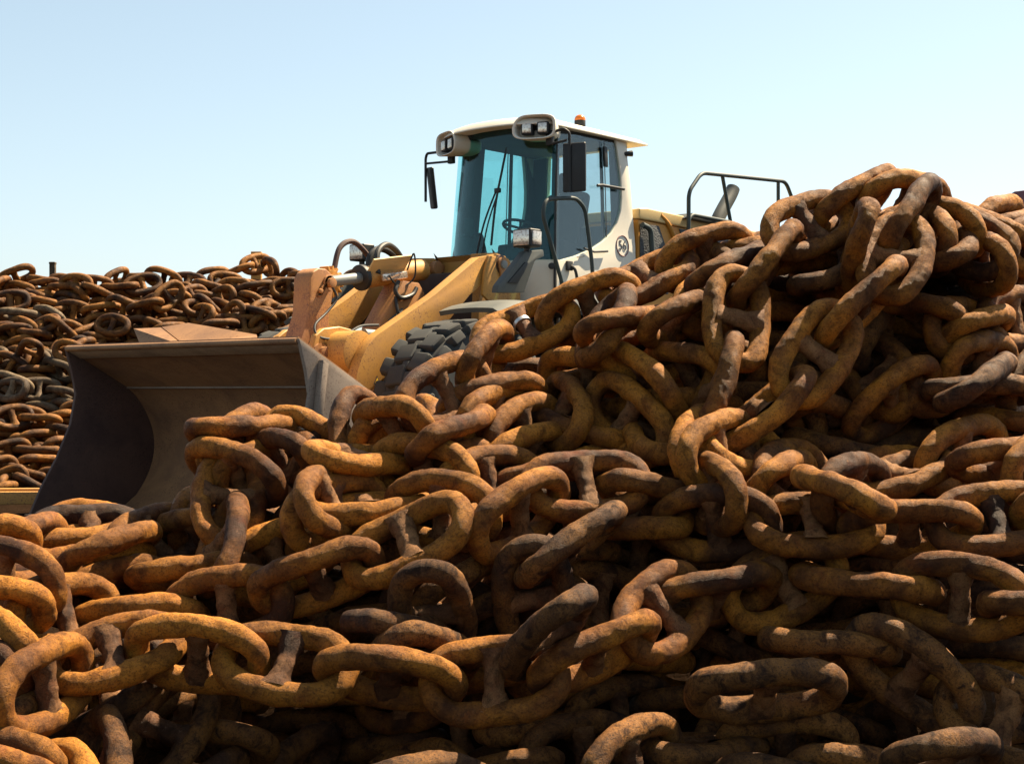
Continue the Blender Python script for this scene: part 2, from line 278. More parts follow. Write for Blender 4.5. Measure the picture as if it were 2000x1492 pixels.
chain('rusty chain half buried in the dark gaps beneath the near heap', [(466,7971,1315,54,974,-222,1), (828,7873,1350,796,-605,5,3), (1131,7836,1285,947,-157,193,-205), (1496,7769,1217,799,592,-100,36), (1892,7744,1267,293,956,15,8), (2290,7848,1286,570,-777,-266,-3), (2639,7866,1335,889,-395,-56,-225)], DARK_L, NEAR_S, 'buried chains of the near heap')
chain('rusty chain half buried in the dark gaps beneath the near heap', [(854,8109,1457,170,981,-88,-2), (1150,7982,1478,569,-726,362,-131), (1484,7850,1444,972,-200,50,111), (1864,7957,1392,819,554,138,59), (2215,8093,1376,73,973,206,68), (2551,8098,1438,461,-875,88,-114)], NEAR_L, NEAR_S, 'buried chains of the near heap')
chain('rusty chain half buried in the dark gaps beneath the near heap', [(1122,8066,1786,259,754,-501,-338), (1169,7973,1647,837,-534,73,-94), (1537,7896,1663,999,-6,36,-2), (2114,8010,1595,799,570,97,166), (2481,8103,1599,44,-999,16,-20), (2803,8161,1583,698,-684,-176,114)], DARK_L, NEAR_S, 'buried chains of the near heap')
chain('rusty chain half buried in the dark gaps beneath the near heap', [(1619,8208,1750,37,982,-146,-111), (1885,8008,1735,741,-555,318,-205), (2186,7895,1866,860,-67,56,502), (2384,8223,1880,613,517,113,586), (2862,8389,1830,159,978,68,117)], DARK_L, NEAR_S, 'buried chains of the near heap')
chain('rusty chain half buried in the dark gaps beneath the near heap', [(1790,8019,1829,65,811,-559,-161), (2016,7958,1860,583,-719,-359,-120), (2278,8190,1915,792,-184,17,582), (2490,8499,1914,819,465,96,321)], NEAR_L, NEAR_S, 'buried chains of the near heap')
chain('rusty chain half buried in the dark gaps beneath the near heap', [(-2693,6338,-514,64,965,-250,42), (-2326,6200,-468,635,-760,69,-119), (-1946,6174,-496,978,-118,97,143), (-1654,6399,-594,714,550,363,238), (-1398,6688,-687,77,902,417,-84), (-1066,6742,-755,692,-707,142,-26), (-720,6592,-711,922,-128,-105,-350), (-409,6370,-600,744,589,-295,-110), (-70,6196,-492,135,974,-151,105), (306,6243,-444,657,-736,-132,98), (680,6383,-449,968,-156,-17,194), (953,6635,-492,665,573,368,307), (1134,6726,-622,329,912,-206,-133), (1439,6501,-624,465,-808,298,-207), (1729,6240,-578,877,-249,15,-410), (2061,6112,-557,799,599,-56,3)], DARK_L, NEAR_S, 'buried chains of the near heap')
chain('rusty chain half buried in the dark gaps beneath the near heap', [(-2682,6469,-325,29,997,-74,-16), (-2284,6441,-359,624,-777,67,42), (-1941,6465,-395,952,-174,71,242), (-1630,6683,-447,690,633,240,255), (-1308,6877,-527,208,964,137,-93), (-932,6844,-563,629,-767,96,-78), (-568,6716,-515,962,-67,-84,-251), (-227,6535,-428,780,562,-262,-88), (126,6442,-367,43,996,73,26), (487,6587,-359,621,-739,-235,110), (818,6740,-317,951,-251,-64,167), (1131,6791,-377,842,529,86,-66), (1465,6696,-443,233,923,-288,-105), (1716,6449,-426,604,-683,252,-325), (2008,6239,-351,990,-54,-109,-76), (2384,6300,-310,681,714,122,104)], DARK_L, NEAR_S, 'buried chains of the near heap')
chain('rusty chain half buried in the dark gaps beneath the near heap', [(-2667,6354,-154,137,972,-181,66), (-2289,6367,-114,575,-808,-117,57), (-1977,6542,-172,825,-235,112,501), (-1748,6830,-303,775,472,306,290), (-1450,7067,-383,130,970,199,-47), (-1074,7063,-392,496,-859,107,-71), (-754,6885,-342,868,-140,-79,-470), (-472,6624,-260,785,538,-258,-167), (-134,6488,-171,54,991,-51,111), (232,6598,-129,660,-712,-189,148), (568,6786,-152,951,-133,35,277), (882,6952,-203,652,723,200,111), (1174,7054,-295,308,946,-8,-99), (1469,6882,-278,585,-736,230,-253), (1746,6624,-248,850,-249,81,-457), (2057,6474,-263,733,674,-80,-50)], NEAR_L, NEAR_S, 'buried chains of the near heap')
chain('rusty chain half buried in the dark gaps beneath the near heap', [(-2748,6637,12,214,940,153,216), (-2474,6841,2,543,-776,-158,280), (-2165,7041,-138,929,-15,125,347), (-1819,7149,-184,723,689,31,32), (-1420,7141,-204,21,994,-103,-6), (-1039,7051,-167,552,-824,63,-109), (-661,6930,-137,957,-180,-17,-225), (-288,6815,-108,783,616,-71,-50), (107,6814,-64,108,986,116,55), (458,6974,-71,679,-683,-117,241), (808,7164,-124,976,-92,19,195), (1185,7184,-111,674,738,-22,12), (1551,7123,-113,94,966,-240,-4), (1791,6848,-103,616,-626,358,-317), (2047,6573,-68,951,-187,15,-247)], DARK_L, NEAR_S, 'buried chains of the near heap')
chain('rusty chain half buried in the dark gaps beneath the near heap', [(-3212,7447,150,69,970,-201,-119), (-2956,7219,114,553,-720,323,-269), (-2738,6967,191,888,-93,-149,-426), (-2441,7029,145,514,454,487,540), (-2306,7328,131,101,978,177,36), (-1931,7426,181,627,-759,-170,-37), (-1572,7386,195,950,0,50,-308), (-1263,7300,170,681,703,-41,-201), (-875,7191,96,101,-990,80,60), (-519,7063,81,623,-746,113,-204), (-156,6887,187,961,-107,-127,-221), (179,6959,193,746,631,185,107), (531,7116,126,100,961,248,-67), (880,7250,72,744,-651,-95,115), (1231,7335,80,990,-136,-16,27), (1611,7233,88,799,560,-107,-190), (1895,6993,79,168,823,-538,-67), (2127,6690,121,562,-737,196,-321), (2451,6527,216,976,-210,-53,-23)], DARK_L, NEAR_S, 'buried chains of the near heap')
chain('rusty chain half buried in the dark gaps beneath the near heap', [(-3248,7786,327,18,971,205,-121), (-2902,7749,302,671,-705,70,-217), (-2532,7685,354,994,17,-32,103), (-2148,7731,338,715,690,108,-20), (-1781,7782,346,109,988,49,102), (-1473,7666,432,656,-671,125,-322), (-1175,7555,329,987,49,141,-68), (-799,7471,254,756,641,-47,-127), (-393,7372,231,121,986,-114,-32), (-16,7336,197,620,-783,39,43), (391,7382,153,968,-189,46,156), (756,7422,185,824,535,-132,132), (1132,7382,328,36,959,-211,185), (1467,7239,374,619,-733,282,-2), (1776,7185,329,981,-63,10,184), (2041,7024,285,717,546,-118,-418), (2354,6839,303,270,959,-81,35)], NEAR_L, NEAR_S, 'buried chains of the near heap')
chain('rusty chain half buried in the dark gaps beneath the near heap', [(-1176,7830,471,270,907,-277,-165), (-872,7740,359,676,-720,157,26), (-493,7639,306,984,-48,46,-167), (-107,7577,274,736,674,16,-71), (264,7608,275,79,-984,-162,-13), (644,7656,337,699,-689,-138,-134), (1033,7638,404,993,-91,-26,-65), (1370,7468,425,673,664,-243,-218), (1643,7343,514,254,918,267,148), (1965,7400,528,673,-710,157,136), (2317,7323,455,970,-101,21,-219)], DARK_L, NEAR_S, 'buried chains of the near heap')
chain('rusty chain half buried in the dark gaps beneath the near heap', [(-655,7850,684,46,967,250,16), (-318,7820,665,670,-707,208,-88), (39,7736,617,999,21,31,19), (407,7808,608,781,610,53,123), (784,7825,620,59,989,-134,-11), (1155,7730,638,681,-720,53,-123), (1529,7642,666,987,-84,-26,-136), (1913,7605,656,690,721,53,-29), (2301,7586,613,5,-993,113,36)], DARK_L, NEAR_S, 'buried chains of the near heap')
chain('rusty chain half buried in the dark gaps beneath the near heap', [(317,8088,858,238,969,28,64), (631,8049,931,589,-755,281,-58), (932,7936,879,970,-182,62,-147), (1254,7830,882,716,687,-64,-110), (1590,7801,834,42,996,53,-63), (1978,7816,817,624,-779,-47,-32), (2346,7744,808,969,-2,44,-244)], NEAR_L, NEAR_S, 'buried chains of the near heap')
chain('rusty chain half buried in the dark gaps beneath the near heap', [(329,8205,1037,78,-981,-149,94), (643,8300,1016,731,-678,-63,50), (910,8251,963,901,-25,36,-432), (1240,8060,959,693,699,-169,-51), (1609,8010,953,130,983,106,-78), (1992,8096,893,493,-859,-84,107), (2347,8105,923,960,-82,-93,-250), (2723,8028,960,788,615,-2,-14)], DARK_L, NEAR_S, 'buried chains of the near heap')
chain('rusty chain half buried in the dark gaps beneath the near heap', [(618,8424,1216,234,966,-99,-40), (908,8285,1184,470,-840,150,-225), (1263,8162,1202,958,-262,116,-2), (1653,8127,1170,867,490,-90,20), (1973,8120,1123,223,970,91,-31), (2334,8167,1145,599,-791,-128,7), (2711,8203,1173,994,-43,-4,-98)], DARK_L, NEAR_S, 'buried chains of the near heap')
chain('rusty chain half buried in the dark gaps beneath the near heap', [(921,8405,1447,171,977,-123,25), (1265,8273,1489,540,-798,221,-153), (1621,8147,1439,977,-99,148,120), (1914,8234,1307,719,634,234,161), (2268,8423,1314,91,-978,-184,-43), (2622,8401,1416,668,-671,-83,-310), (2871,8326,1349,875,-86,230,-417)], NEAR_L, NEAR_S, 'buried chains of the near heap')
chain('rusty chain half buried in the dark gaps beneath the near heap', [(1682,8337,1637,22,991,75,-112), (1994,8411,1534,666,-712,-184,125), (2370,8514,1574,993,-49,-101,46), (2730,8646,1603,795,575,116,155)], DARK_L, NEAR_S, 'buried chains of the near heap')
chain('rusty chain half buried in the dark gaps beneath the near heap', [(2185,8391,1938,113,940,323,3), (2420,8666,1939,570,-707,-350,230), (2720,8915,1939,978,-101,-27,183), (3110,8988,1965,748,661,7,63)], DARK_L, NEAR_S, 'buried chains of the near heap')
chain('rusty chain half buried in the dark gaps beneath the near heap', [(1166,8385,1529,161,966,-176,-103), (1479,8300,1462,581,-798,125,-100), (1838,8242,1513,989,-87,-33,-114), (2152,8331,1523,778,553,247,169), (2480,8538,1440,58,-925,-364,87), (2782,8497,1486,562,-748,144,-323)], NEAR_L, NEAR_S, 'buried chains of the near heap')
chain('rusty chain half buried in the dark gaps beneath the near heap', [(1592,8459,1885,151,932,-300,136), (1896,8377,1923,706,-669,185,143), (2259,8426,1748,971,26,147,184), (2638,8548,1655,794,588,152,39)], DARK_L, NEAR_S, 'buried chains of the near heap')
# far heap
chain('topmost left chain on the skyline of the far heap below the square post', [(-7439,22233,2836,930,-280,-232,53,105), (-7010,22223,2765,967,-94,80,-221), (-6671,22044,2690,571,-767,280,-83), (-6383,21800,2568,844,-315,267,-342)], FAR_L, FAR_S, 'chains of the far heap')
chain('far chain just under the skyline, left of the pipe stub', [(-6544,21859,2648,998,-33,-8,-45), (-6165,21904,2661,814,-561,-72,129), (-5795,21924,2666,995,35,-31,-87), (-5468,21984,2698,803,544,37,240)], FAR_L, FAR_S, 'chains of the far heap')
chain('far chain humped along the skyline around the pipe stub', [(-5953,22290,2795,758,-381,-402,345), (-5563,22338,2829,936,-16,26,-352), (-5225,22262,2800,849,-503,79,142), (-4854,22260,2755,884,448,47,-123), (-4510,22211,2644,954,-266,134,-36), (-4120,22116,2536,614,-743,252,-85), (-3850,21885,2466,851,-292,172,-401)], FAR_L, FAR_S, 'chains of the far heap')
chain('longest far chain, running across the upper middle of the far heap', [(-7568,21903,2657,717,-272,-372,523), (-7260,22020,2569,822,-551,141,-10), (-6852,21902,2513,883,419,-3,-214), (-6469,21759,2412,856,-466,210,-80), (-5975,21676,2314,593,-780,190,-58), (-5592,21657,2326,959,-251,-24,130), (-5216,21653,2281,753,-625,201,-31), (-4812,21613,2196,980,-156,67,99), (-4464,21525,2152,701,-659,229,-152), (-4128,21448,2169,991,-39,-83,99), (-3854,21646,2224,721,-524,-306,334)], FAR_L, FAR_S, 'chains of the far heap')
chain('far chain rising in a tall peak on the skyline near the yellow boom', [(-4609,22862,2870,852,-455,-174,193), (-4262,22967,2986,980,54,-191,5), (-3982,23111,3092,525,-746,-403,78), (-3755,23072,3036,729,-482,335,-351), (-3422,22740,2841,508,-741,401,-180), (-3145,22454,2796,880,-317,176,-307)], FAR_L, FAR_S, 'chains of the far heap')
chain('far chain beside the yellow tilt lever, just under the skyline peak', [(-4004,22597,2658,854,-473,129,-175), (-3634,22474,2706,914,395,-67,-60), (-3346,22297,2646,839,-346,243,-342), (-3081,22109,2536,685,-706,156,-89)], FAR_L, FAR_S, 'chains of the far heap')
chain('short far chain piece under the hump by the pipe stub', [(-4952,21771,2475,918,-298,0,-260), (-4696,21836,2515,740,499,110,437), (-4273,21804,2311,775,-518,272,-239)], FAR_L, FAR_S, 'chains of the far heap')
chain('far chain meeting the left side of the yellow tilt lever', [(-3619,21614,2281,629,-587,-438,260), (-3413,21903,2308,928,-102,-80,350), (-3146,22145,2339,707,-621,-303,151)], FAR_L, FAR_S, 'chains of the far heap')
chain('far chain lying right behind the raised plate on the bucket lip', [(-5183,21016,1999,773,-627,92,41), (-4881,21112,2000,879,-158,-121,433), (-4445,21277,2214,762,513,-144,-368), (-4153,21128,2022,926,-288,-119,215), (-3832,21241,2061,871,479,-8,108), (-3516,21367,2114,888,-370,-219,163), (-3275,21628,2142,659,-571,-389,296)], FAR_L, FAR_S, 'chains of the far heap')
chain('dark far chain with crossed straight links in the shaded pocket above the bucket corner', [(-6970,20800,1901,812,-575,-72,75), (-6605,20832,2016,907,366,-196,76), (-6323,20867,1963,883,-231,281,295), (-6115,21087,1980,876,10,-211,433), (-5832,21260,2061,687,-716,-77,96), (-5474,21244,1977,911,-332,166,-181)], FAR_L, FAR_S, 'chains of the far heap')
chain('grey far chain in shadow at the left edge below the longest far chain', [(-7003,21141,2181,960,-183,24,211,110), (-6614,21253,2202,913,-316,176,-187)], GREY_L, GREY_S, 'chains of the far heap')
chain('dark far chain between the shaded pocket and the bucket plate', [(-5641,20953,2044,831,523,-45,-187), (-5324,21145,1749,900,-253,-178,307)], FAR_L, FAR_S, 'chains of the far heap')
chain('far chain at the left with a grey link on top, level with the bucket lip', [(-7083,20629,1565,741,-517,256,-344), (-6797,20525,1492,923,-202,-149,292), (-6506,20467,1535,800,-500,192,-271), (-6467,20401,1526,803,522,-115,-263), (-6161,20186,1405,860,-435,211,-165)], GREY_L, GREY_S, 'chains of the far heap')
chain('pale grey far chain left of the bucket, just below its lip', [(-6671,19859,1208,887,-436,144,56), (-6329,19883,1134,819,562,66,93), (-5995,19830,1073,917,-243,116,-296)], GREY_L, GREY_S, 'chains of the far heap')
chain('greyish far chain left of the bucket, below the pale grey one', [(-6615,19618,1133,809,538,-111,-210), (-6253,19799,846,940,-315,78,-107), (-5925,19636,846,703,-648,239,-171)], GREY_L, GREY_S, 'chains of the far heap')
chain('far chain left of the bucket about halfway down its side', [(-6479,19065,706,771,-603,-114,170), (-6081,19101,735,983,-180,-8,-29), (-6367,18940,777,762,515,162,356)], FAR_L, FAR_S, 'chains of the far heap')
chain('short far chain piece touching the lower middle of the bucket side', [(-6057,18959,513,880,-248,-129,385), (-5748,18983,521,810,-549,178,-103)], FAR_L, FAR_S, 'chains of the far heap')
chain('far chain with one straight link, near the lower bucket corner at left', [(-6299,18577,335,754,-580,-283,122), (-5986,18682,390,998,53,17,35), (-5754,18884,399,759,-362,-218,495)], FAR_L, FAR_S, 'chains of the far heap')
chain('lowest far chain at the left edge, resting above the yellow beam', [(-6445,18422,165,631,-352,-359,591), (-5918,18555,208,897,-274,-87,335), (-6110,17762,-45,689,-100,-79,714), (-6085,18115,-56,495,-620,-461,398)], FAR_L, FAR_S, 'chains of the far heap')
chain('small upright far chain piece standing behind the left bucket corner', [(-5902,20928,1818,722,209,-111,650), (-5952,20579,1705,704,-335,-357,514), (-6378,20708,1667,652,-245,-516,499)], FAR_L, FAR_S, 'chains of the far heap')
chain('small rusty chain half buried in the gaps of the far heap', [(-8400,22070,2751,256,959,88,-77), (-8010,22064,2715,609,-792,47,-25), (-7648,22121,2666,909,-246,75,327), (-7369,22325,2498,850,493,48,-177), (-6965,22131,2678,270,951,-144,43), (-6685,22254,2683,653,-739,68,150), (-6289,22341,2600,973,-157,70,153), (-5886,22407,2558,882,466,28,56), (-5468,22441,2568,147,989,5,26), (-5056,22405,2594,682,-727,38,-70), (-4664,22393,2674,960,144,-178,163), (-4348,22557,2769,763,589,198,178), (-4052,22651,2709,124,-982,-3,146), (-3684,22534,2638,381,-918,54,-94), (-3270,22394,2621,947,-70,-270,-159), (-2936,22468,2743,641,712,76,277), (-2666,22663,2795,192,912,357,71), (-2312,22769,2821,665,-746,-2,35)], FAR_L, FAR_S, 'buried chains of the far heap')
chain('small rusty chain half buried in the gaps of the far heap', [(-8366,21790,2427,228,959,164,41), (-8080,21951,2371,504,-834,-180,135), (-7757,22047,2350,998,-7,55,11), (-7380,21965,2317,708,679,-96,-169), (-6972,21979,2518,152,972,-179,-5), (-6434,21994,2314,485,-836,141,-212), (-6142,21847,2321,984,-140,105,38), (-5789,21980,2277,807,523,136,237), (-5454,22116,2284,302,947,104,21), (-5047,22139,2309,517,-855,-4,-46), (-4658,22132,2355,986,-140,-86,-25), (-4312,21983,2487,665,672,-323,-43), (-3858,22074,2480,16,-989,-149,-21), (-3551,22193,2393,619,-680,20,391), (-3248,22379,2428,963,-76,-194,168), (-2915,22556,2502,835,497,89,220), (-2583,22726,2507,90,959,269,-4), (-2214,22841,2467,724,-680,18,117)], FAR_L, FAR_S, 'buried chains of the far heap')
chain('small rusty chain half buried in the gaps of the far heap', [(-8270,21590,2284,82,996,24,26), (-7904,21571,2286,682,-727,68,-43), (-7537,21520,2338,967,-219,-93,-89), (-7161,21542,2382,780,617,22,101), (-6798,21620,2361,267,951,151,-52), (-6467,21592,2247,563,-717,371,178), (-6146,21594,2206,904,-378,-94,175), (-5424,21600,2132,659,641,-388,-67), (-5220,21442,2344,329,892,-276,140), (-4908,21531,2249,504,-769,-42,391), (-4428,21649,2303,866,-307,296,262), (-4144,21680,2176,790,561,-154,195), (-3741,21637,2257,146,968,-202,5), (-3433,21746,2214,505,-701,-185,468), (-3247,22090,2247,859,-60,-200,467), (-3075,22420,2210,749,435,407,289), (-2819,22643,2191,149,979,63,127), (-2431,22690,2267,635,-771,-51,-18)], FAR_L, FAR_S, 'buried chains of the far heap')
chain('small rusty chain half buried in the gaps of the far heap', [(-8030,21293,2052,203,969,-90,-108), (-7713,21200,2029,542,-808,-4,-232), (-7342,21148,2032,969,-194,108,108), (-7028,21205,1944,808,575,109,70), (-6637,21272,1919,176,983,58,9), (-6257,21309,1867,546,-829,83,84), (-5958,21311,1996,941,-106,-260,188), (-5223,21425,2009,552,814,-101,-153), (-4926,21316,2058,263,961,37,81), (-4621,21440,2013,489,-792,-289,222), (-4363,21586,1878,918,-119,195,323), (-4033,21650,1808,717,686,-104,64), (-3653,21651,1897,161,982,46,89)], FAR_L, FAR_S, 'buried chains of the far heap')
chain('small rusty chain half buried in the gaps of the far heap', [(-8016,21108,1784,182,979,87,-4), (-7699,21196,1824,596,-781,-115,149), (-7343,21220,1759,981,-13,73,-179), (-7040,21076,1759,674,666,-95,-304), (-6734,20950,1661,145,-977,98,122), (-6333,20884,1624,792,-600,-15,-115), (-6042,20916,1698,701,-370,30,609), (-5566,21259,1824,590,718,88,359), (-5308,21392,1726,101,976,-72,-179), (-5010,21504,1669,702,-685,-149,126), (-4632,21596,1646,997,-17,61,-33), (-4235,21555,1591,707,701,-1,-92), (-3846,21543,1622,79,991,73,83)], FAR_L, FAR_S, 'buried chains of the far heap')
chain('small rusty chain half buried in the gaps of the far heap', [(-7969,20851,1708,264,958,28,-105), (-7619,20849,1661,695,-719,15,14), (-7285,20809,1676,964,214,-14,-159), (-6886,20716,1706,576,798,-169,62), (-6491,20690,1693,17,-988,-10,155), (-6081,20644,1567,682,-723,108,16), (-5798,20696,1558,738,-157,-13,656), (-5610,20997,1518,820,390,222,355), (-5317,21250,1504,333,913,203,118), (-4992,21348,1640,521,-774,-301,-195)], FAR_L, FAR_S, 'buried chains of the far heap')
chain('small rusty chain half buried in the gaps of the far heap', [(-7868,20527,1417,22,-990,-68,-121), (-7503,20495,1452,599,-799,-34,-44), (-7179,20344,1495,880,-20,-105,-464), (-6832,20214,1453,724,644,139,-201), (-6441,20249,1375,172,964,200,27), (-5884,20356,1327,720,-680,109,-80), (-5557,20334,1371,962,-195,-72,176), (-5288,20577,1349,677,567,321,342), (-5063,20898,1401,16,-904,-418,-82), (-4879,21162,1420,533,-670,-287,428)], FAR_L, FAR_S, 'buried chains of the far heap')
chain('small rusty chain half buried in the gaps of the far heap', [(-7668,20132,1232,150,987,-9,57), (-7277,20118,1273,619,-783,-25,-50), (-6891,20074,1249,958,-257,96,-81), (-6549,20089,1182,712,695,74,67), (-6187,20200,1145,48,966,238,-95), (-5828,20189,1117,565,-812,68,-129), (-5486,20172,1164,983,-33,-59,172), (-5186,20410,1197,701,578,225,351), (-4917,20702,1214,184,909,364,90)], FAR_L, FAR_S, 'buried chains of the far heap')
chain('small rusty chain half buried in the gaps of the far heap', [(-7595,19833,1070,150,987,43,42), (-7212,19918,1057,570,-804,-67,155), (-6851,20050,984,957,-112,100,249), (-6480,20165,937,815,568,50,104), (-6112,20242,903,9,990,112,-80), (-5747,20212,900,565,-809,-6,-165), (-5371,20160,968,994,-85,-70,-26), (-5019,20297,1016,708,637,134,275), (-4718,20541,1072,35,918,388,76)], FAR_L, FAR_S, 'buried chains of the far heap')
chain('small rusty chain half buried in the gaps of the far heap', [(-7516,19498,893,58,993,-97,28), (-7158,19491,894,572,-817,-27,64), (-6835,19582,855,894,-190,117,388), (-6354,19862,877,920,343,53,184), (-6027,19947,867,322,945,9,-56), (-5680,19930,840,608,-789,-31,-86), (-5287,19915,887,999,-21,-38,-16), (-4927,20042,899,776,572,164,208), (-4619,20286,907,146,891,423,76), (-4360,20589,904,491,-766,-345,228)], FAR_L, FAR_S, 'buried chains of the far heap')
chain('small rusty chain half buried in the gaps of the far heap', [(-7455,19264,720,130,985,-90,69), (-7073,19227,769,704,-710,6,-30), (-6708,19248,781,983,-131,-20,126), (-6356,19369,754,685,710,144,80), (-5988,19396,775,40,972,-216,87), (-5617,19407,824,653,-746,-102,79), (-5242,19524,800,977,-77,25,199), (-4919,19737,765,730,599,227,238), (-4615,19989,739,206,910,359,23), (-4361,20285,734,485,-740,-430,182)], FAR_L, FAR_S, 'buried chains of the far heap')
chain('small rusty chain half buried in the gaps of the far heap', [(-7320,19106,468,125,991,-53,12), (-6968,19020,456,571,-785,241,-29), (-6678,18924,551,844,-434,-244,-201), (-6404,19085,622,872,262,136,391), (-5825,19181,552,201,-943,-265,29), (-5500,19313,574,828,-541,-117,87), (-5170,19417,585,985,-38,-3,169), (-4813,19565,567,715,661,194,119), (-4486,19770,519,151,920,360,-24)], FAR_L, FAR_S, 'buried chains of the far heap')
chain('small rusty chain half buried in the gaps of the far heap', [(-7231,18882,285,57,982,-165,-70), (-6873,18840,264,813,-581,-33,-34), (-6483,18885,328,986,82,-101,105), (-6168,18933,351,603,708,348,-124), (-5866,19053,311,170,968,178,-46), (-5554,19149,304,526,-848,-65,7), (-5171,19230,355,982,-125,-93,109), (-4810,19376,384,758,613,152,162), (-4489,19598,393,214,885,404,90)], FAR_L, FAR_S, 'buried chains of the far heap')
chain('small rusty chain half buried in the gaps of the far heap', [(-7347,18705,243,213,934,-282,-60), (-7038,18556,233,634,-753,133,-114), (-6749,18543,263,918,-285,36,274), (-6059,18826,139,772,597,129,175), (-5740,18931,184,304,941,-86,122), (-5439,18773,258,740,-627,205,-133), (-5148,18758,279,948,-57,-19,314), (-4836,19011,255,695,621,256,255), (-4554,19291,221,178,889,422,13), (-4291,19585,196,614,-677,-315,255)], FAR_L, FAR_S, 'buried chains of the far heap')
chain('small rusty chain half buried in the gaps of the far heap', [(-7178,18517,62,170,911,-346,-148), (-6875,18285,-84,652,-696,291,-79), (-6598,18089,0,923,-100,-245,-280), (-6312,18155,122,578,750,55,315), (-5981,18303,97,151,976,68,-140), (-5597,18259,-6,678,-720,150,-1), (-5299,18323,77,931,-138,-102,321), (-5003,18583,77,732,578,255,256), (-4724,18873,63,146,888,434,48), (-4475,19183,41,544,-728,-300,288)], FAR_L, FAR_S, 'buried chains of the far heap')
chain('small rusty chain half buried in the gaps of the far heap', [(-7150,18386,-178,29,-957,252,-139), (-6853,18160,-157,607,-747,195,-186), (-6531,18017,-107,979,-171,-71,89), (-6160,18061,-2,673,687,-155,224), (-5815,18066,-33,143,966,-24,-213), (-5476,18157,-173,472,-825,-233,207), (-5145,18352,-174,968,-128,-60,207), (-4814,18568,-159,688,644,213,261), (-4533,18848,-147,62,896,439,25), (-4289,19164,-137,624,-640,-352,280)], FAR_L, FAR_S, 'buried chains of the far heap')
chain('small rusty chain half buried in the gaps of the far heap', [(-8659,22455,2628,98,986,133,26), (-8274,22498,2627,708,-706,13,9), (-7886,22501,2633,988,-152,-23,7), (-7488,22531,2639,779,623,33,62), (-7094,22545,2635,21,997,-76,-11), (-6701,22556,2639,706,-703,-76,23), (-6313,22634,2665,989,-36,-21,144), (-5919,22693,2667,735,677,40,11), (-5526,22718,2635,83,995,30,-46), (-5123,22706,2597,667,-742,66,19), (-4736,22683,2545,996,52,64,-37), (-4340,22669,2483,682,717,91,-113), (-4122,22793,2551,276,717,558,315), (-3891,22902,2656,666,-740,65,69), (-3484,22890,2620,998,-28,-18,-45), (-3096,22934,2655,714,686,15,141), (-2746,23080,2700,76,935,342,53), (-2389,23207,2711,697,-714,-25,63), (-1994,23265,2716,996,-3,-26,90)], FAR_L, FAR_S, 'buried chains of the far heap')
chain('small rusty chain half buried in the gaps of the far heap', [(-8525,22063,2262,52,985,-91,-134), (-8155,22036,2168,558,-822,64,92), (-7784,22118,2133,959,-117,-6,257), (-7417,22176,2146,789,610,-73,18), (-7034,22166,2218,154,984,31,85), (-6642,22208,2238,600,-799,3,39), (-6254,22206,2205,999,-1,52,2), (-5866,22254,2164,716,689,106,41), (-5483,22303,2104,29,-996,-2,88), (-5097,22284,2086,653,-751,-30,-98), (-4715,22303,2182,980,-74,-132,128), (-4343,22276,2246,763,628,-79,-128), (-3960,22214,2238,106,994,12,1), (-3618,22368,2228,591,-735,-243,227), (-3319,22608,2271,933,43,-112,339), (-2995,22808,2334,697,670,150,208), (-2658,23009,2341,148,946,285,41), (-2296,23141,2341,699,-709,-63,76)], FAR_L, FAR_S, 'buried chains of the far heap')
chain('small rusty chain half buried in the gaps of the far heap', [(-8389,21735,2021,110,993,-18,-33), (-7996,21686,2001,678,-730,74,-50), (-7606,21623,2023,988,-130,-28,-83), (-7211,21621,2038,733,678,33,32), (-6815,21654,2030,77,996,45,-20), (-6422,21709,1999,538,-837,-37,93), (-6031,21782,1970,982,-142,6,123), (-5644,21840,1991,753,645,-57,119), (-5251,21844,2031,99,993,-58,2), (-4871,21879,2032,634,-761,-122,61), (-4487,21977,2054,989,-93,-43,105), (-4097,21989,2059,686,725,10,-58), (-3713,21989,2025,100,994,41,-31), (-3382,22143,2005,514,-782,-315,161)], FAR_L, FAR_S, 'buried chains of the far heap')
chain('small rusty chain half buried in the gaps of the far heap', [(-8238,21440,1702,40,-997,-62,7), (-7845,21511,1700,690,-715,-87,66), (-7459,21559,1676,997,-53,45,-31), (-7092,21425,1662,694,677,-160,-186), (-6746,21250,1598,73,-966,222,113), (-6380,21168,1507,680,-720,128,52), (-6019,21215,1489,942,67,-52,324), (-5751,21479,1583,653,613,105,432), (-5467,21720,1676,6,971,218,102), (-5097,21850,1718,650,-747,-81,118), (-4712,21956,1724,993,-14,-29,110), (-4318,21987,1731,752,659,12,-18), (-3918,21994,1735,152,988,32,20), (-3534,22086,1732,580,-794,-142,111), (-3184,22258,1746,937,-150,-44,314)], FAR_L, FAR_S, 'buried chains of the far heap')
chain('small rusty chain half buried in the gaps of the far heap', [(-7976,20990,1435,17,997,70,8), (-7578,21018,1434,709,-704,10,23), (-7176,21012,1414,999,-3,26,-27), (-6897,20792,1413,668,568,-316,-362), (-6702,20659,1429,376,922,59,-73), (-6345,20735,1342,435,-885,-106,126), (-5984,20869,1333,966,-211,-48,145), (-5692,21108,1310,742,501,253,366), (-5435,21385,1300,17,-944,-330,-1), (-5107,21583,1361,667,-695,-265,30), (-4757,21731,1442,974,-106,-85,180)], FAR_L, FAR_S, 'buried chains of the far heap')
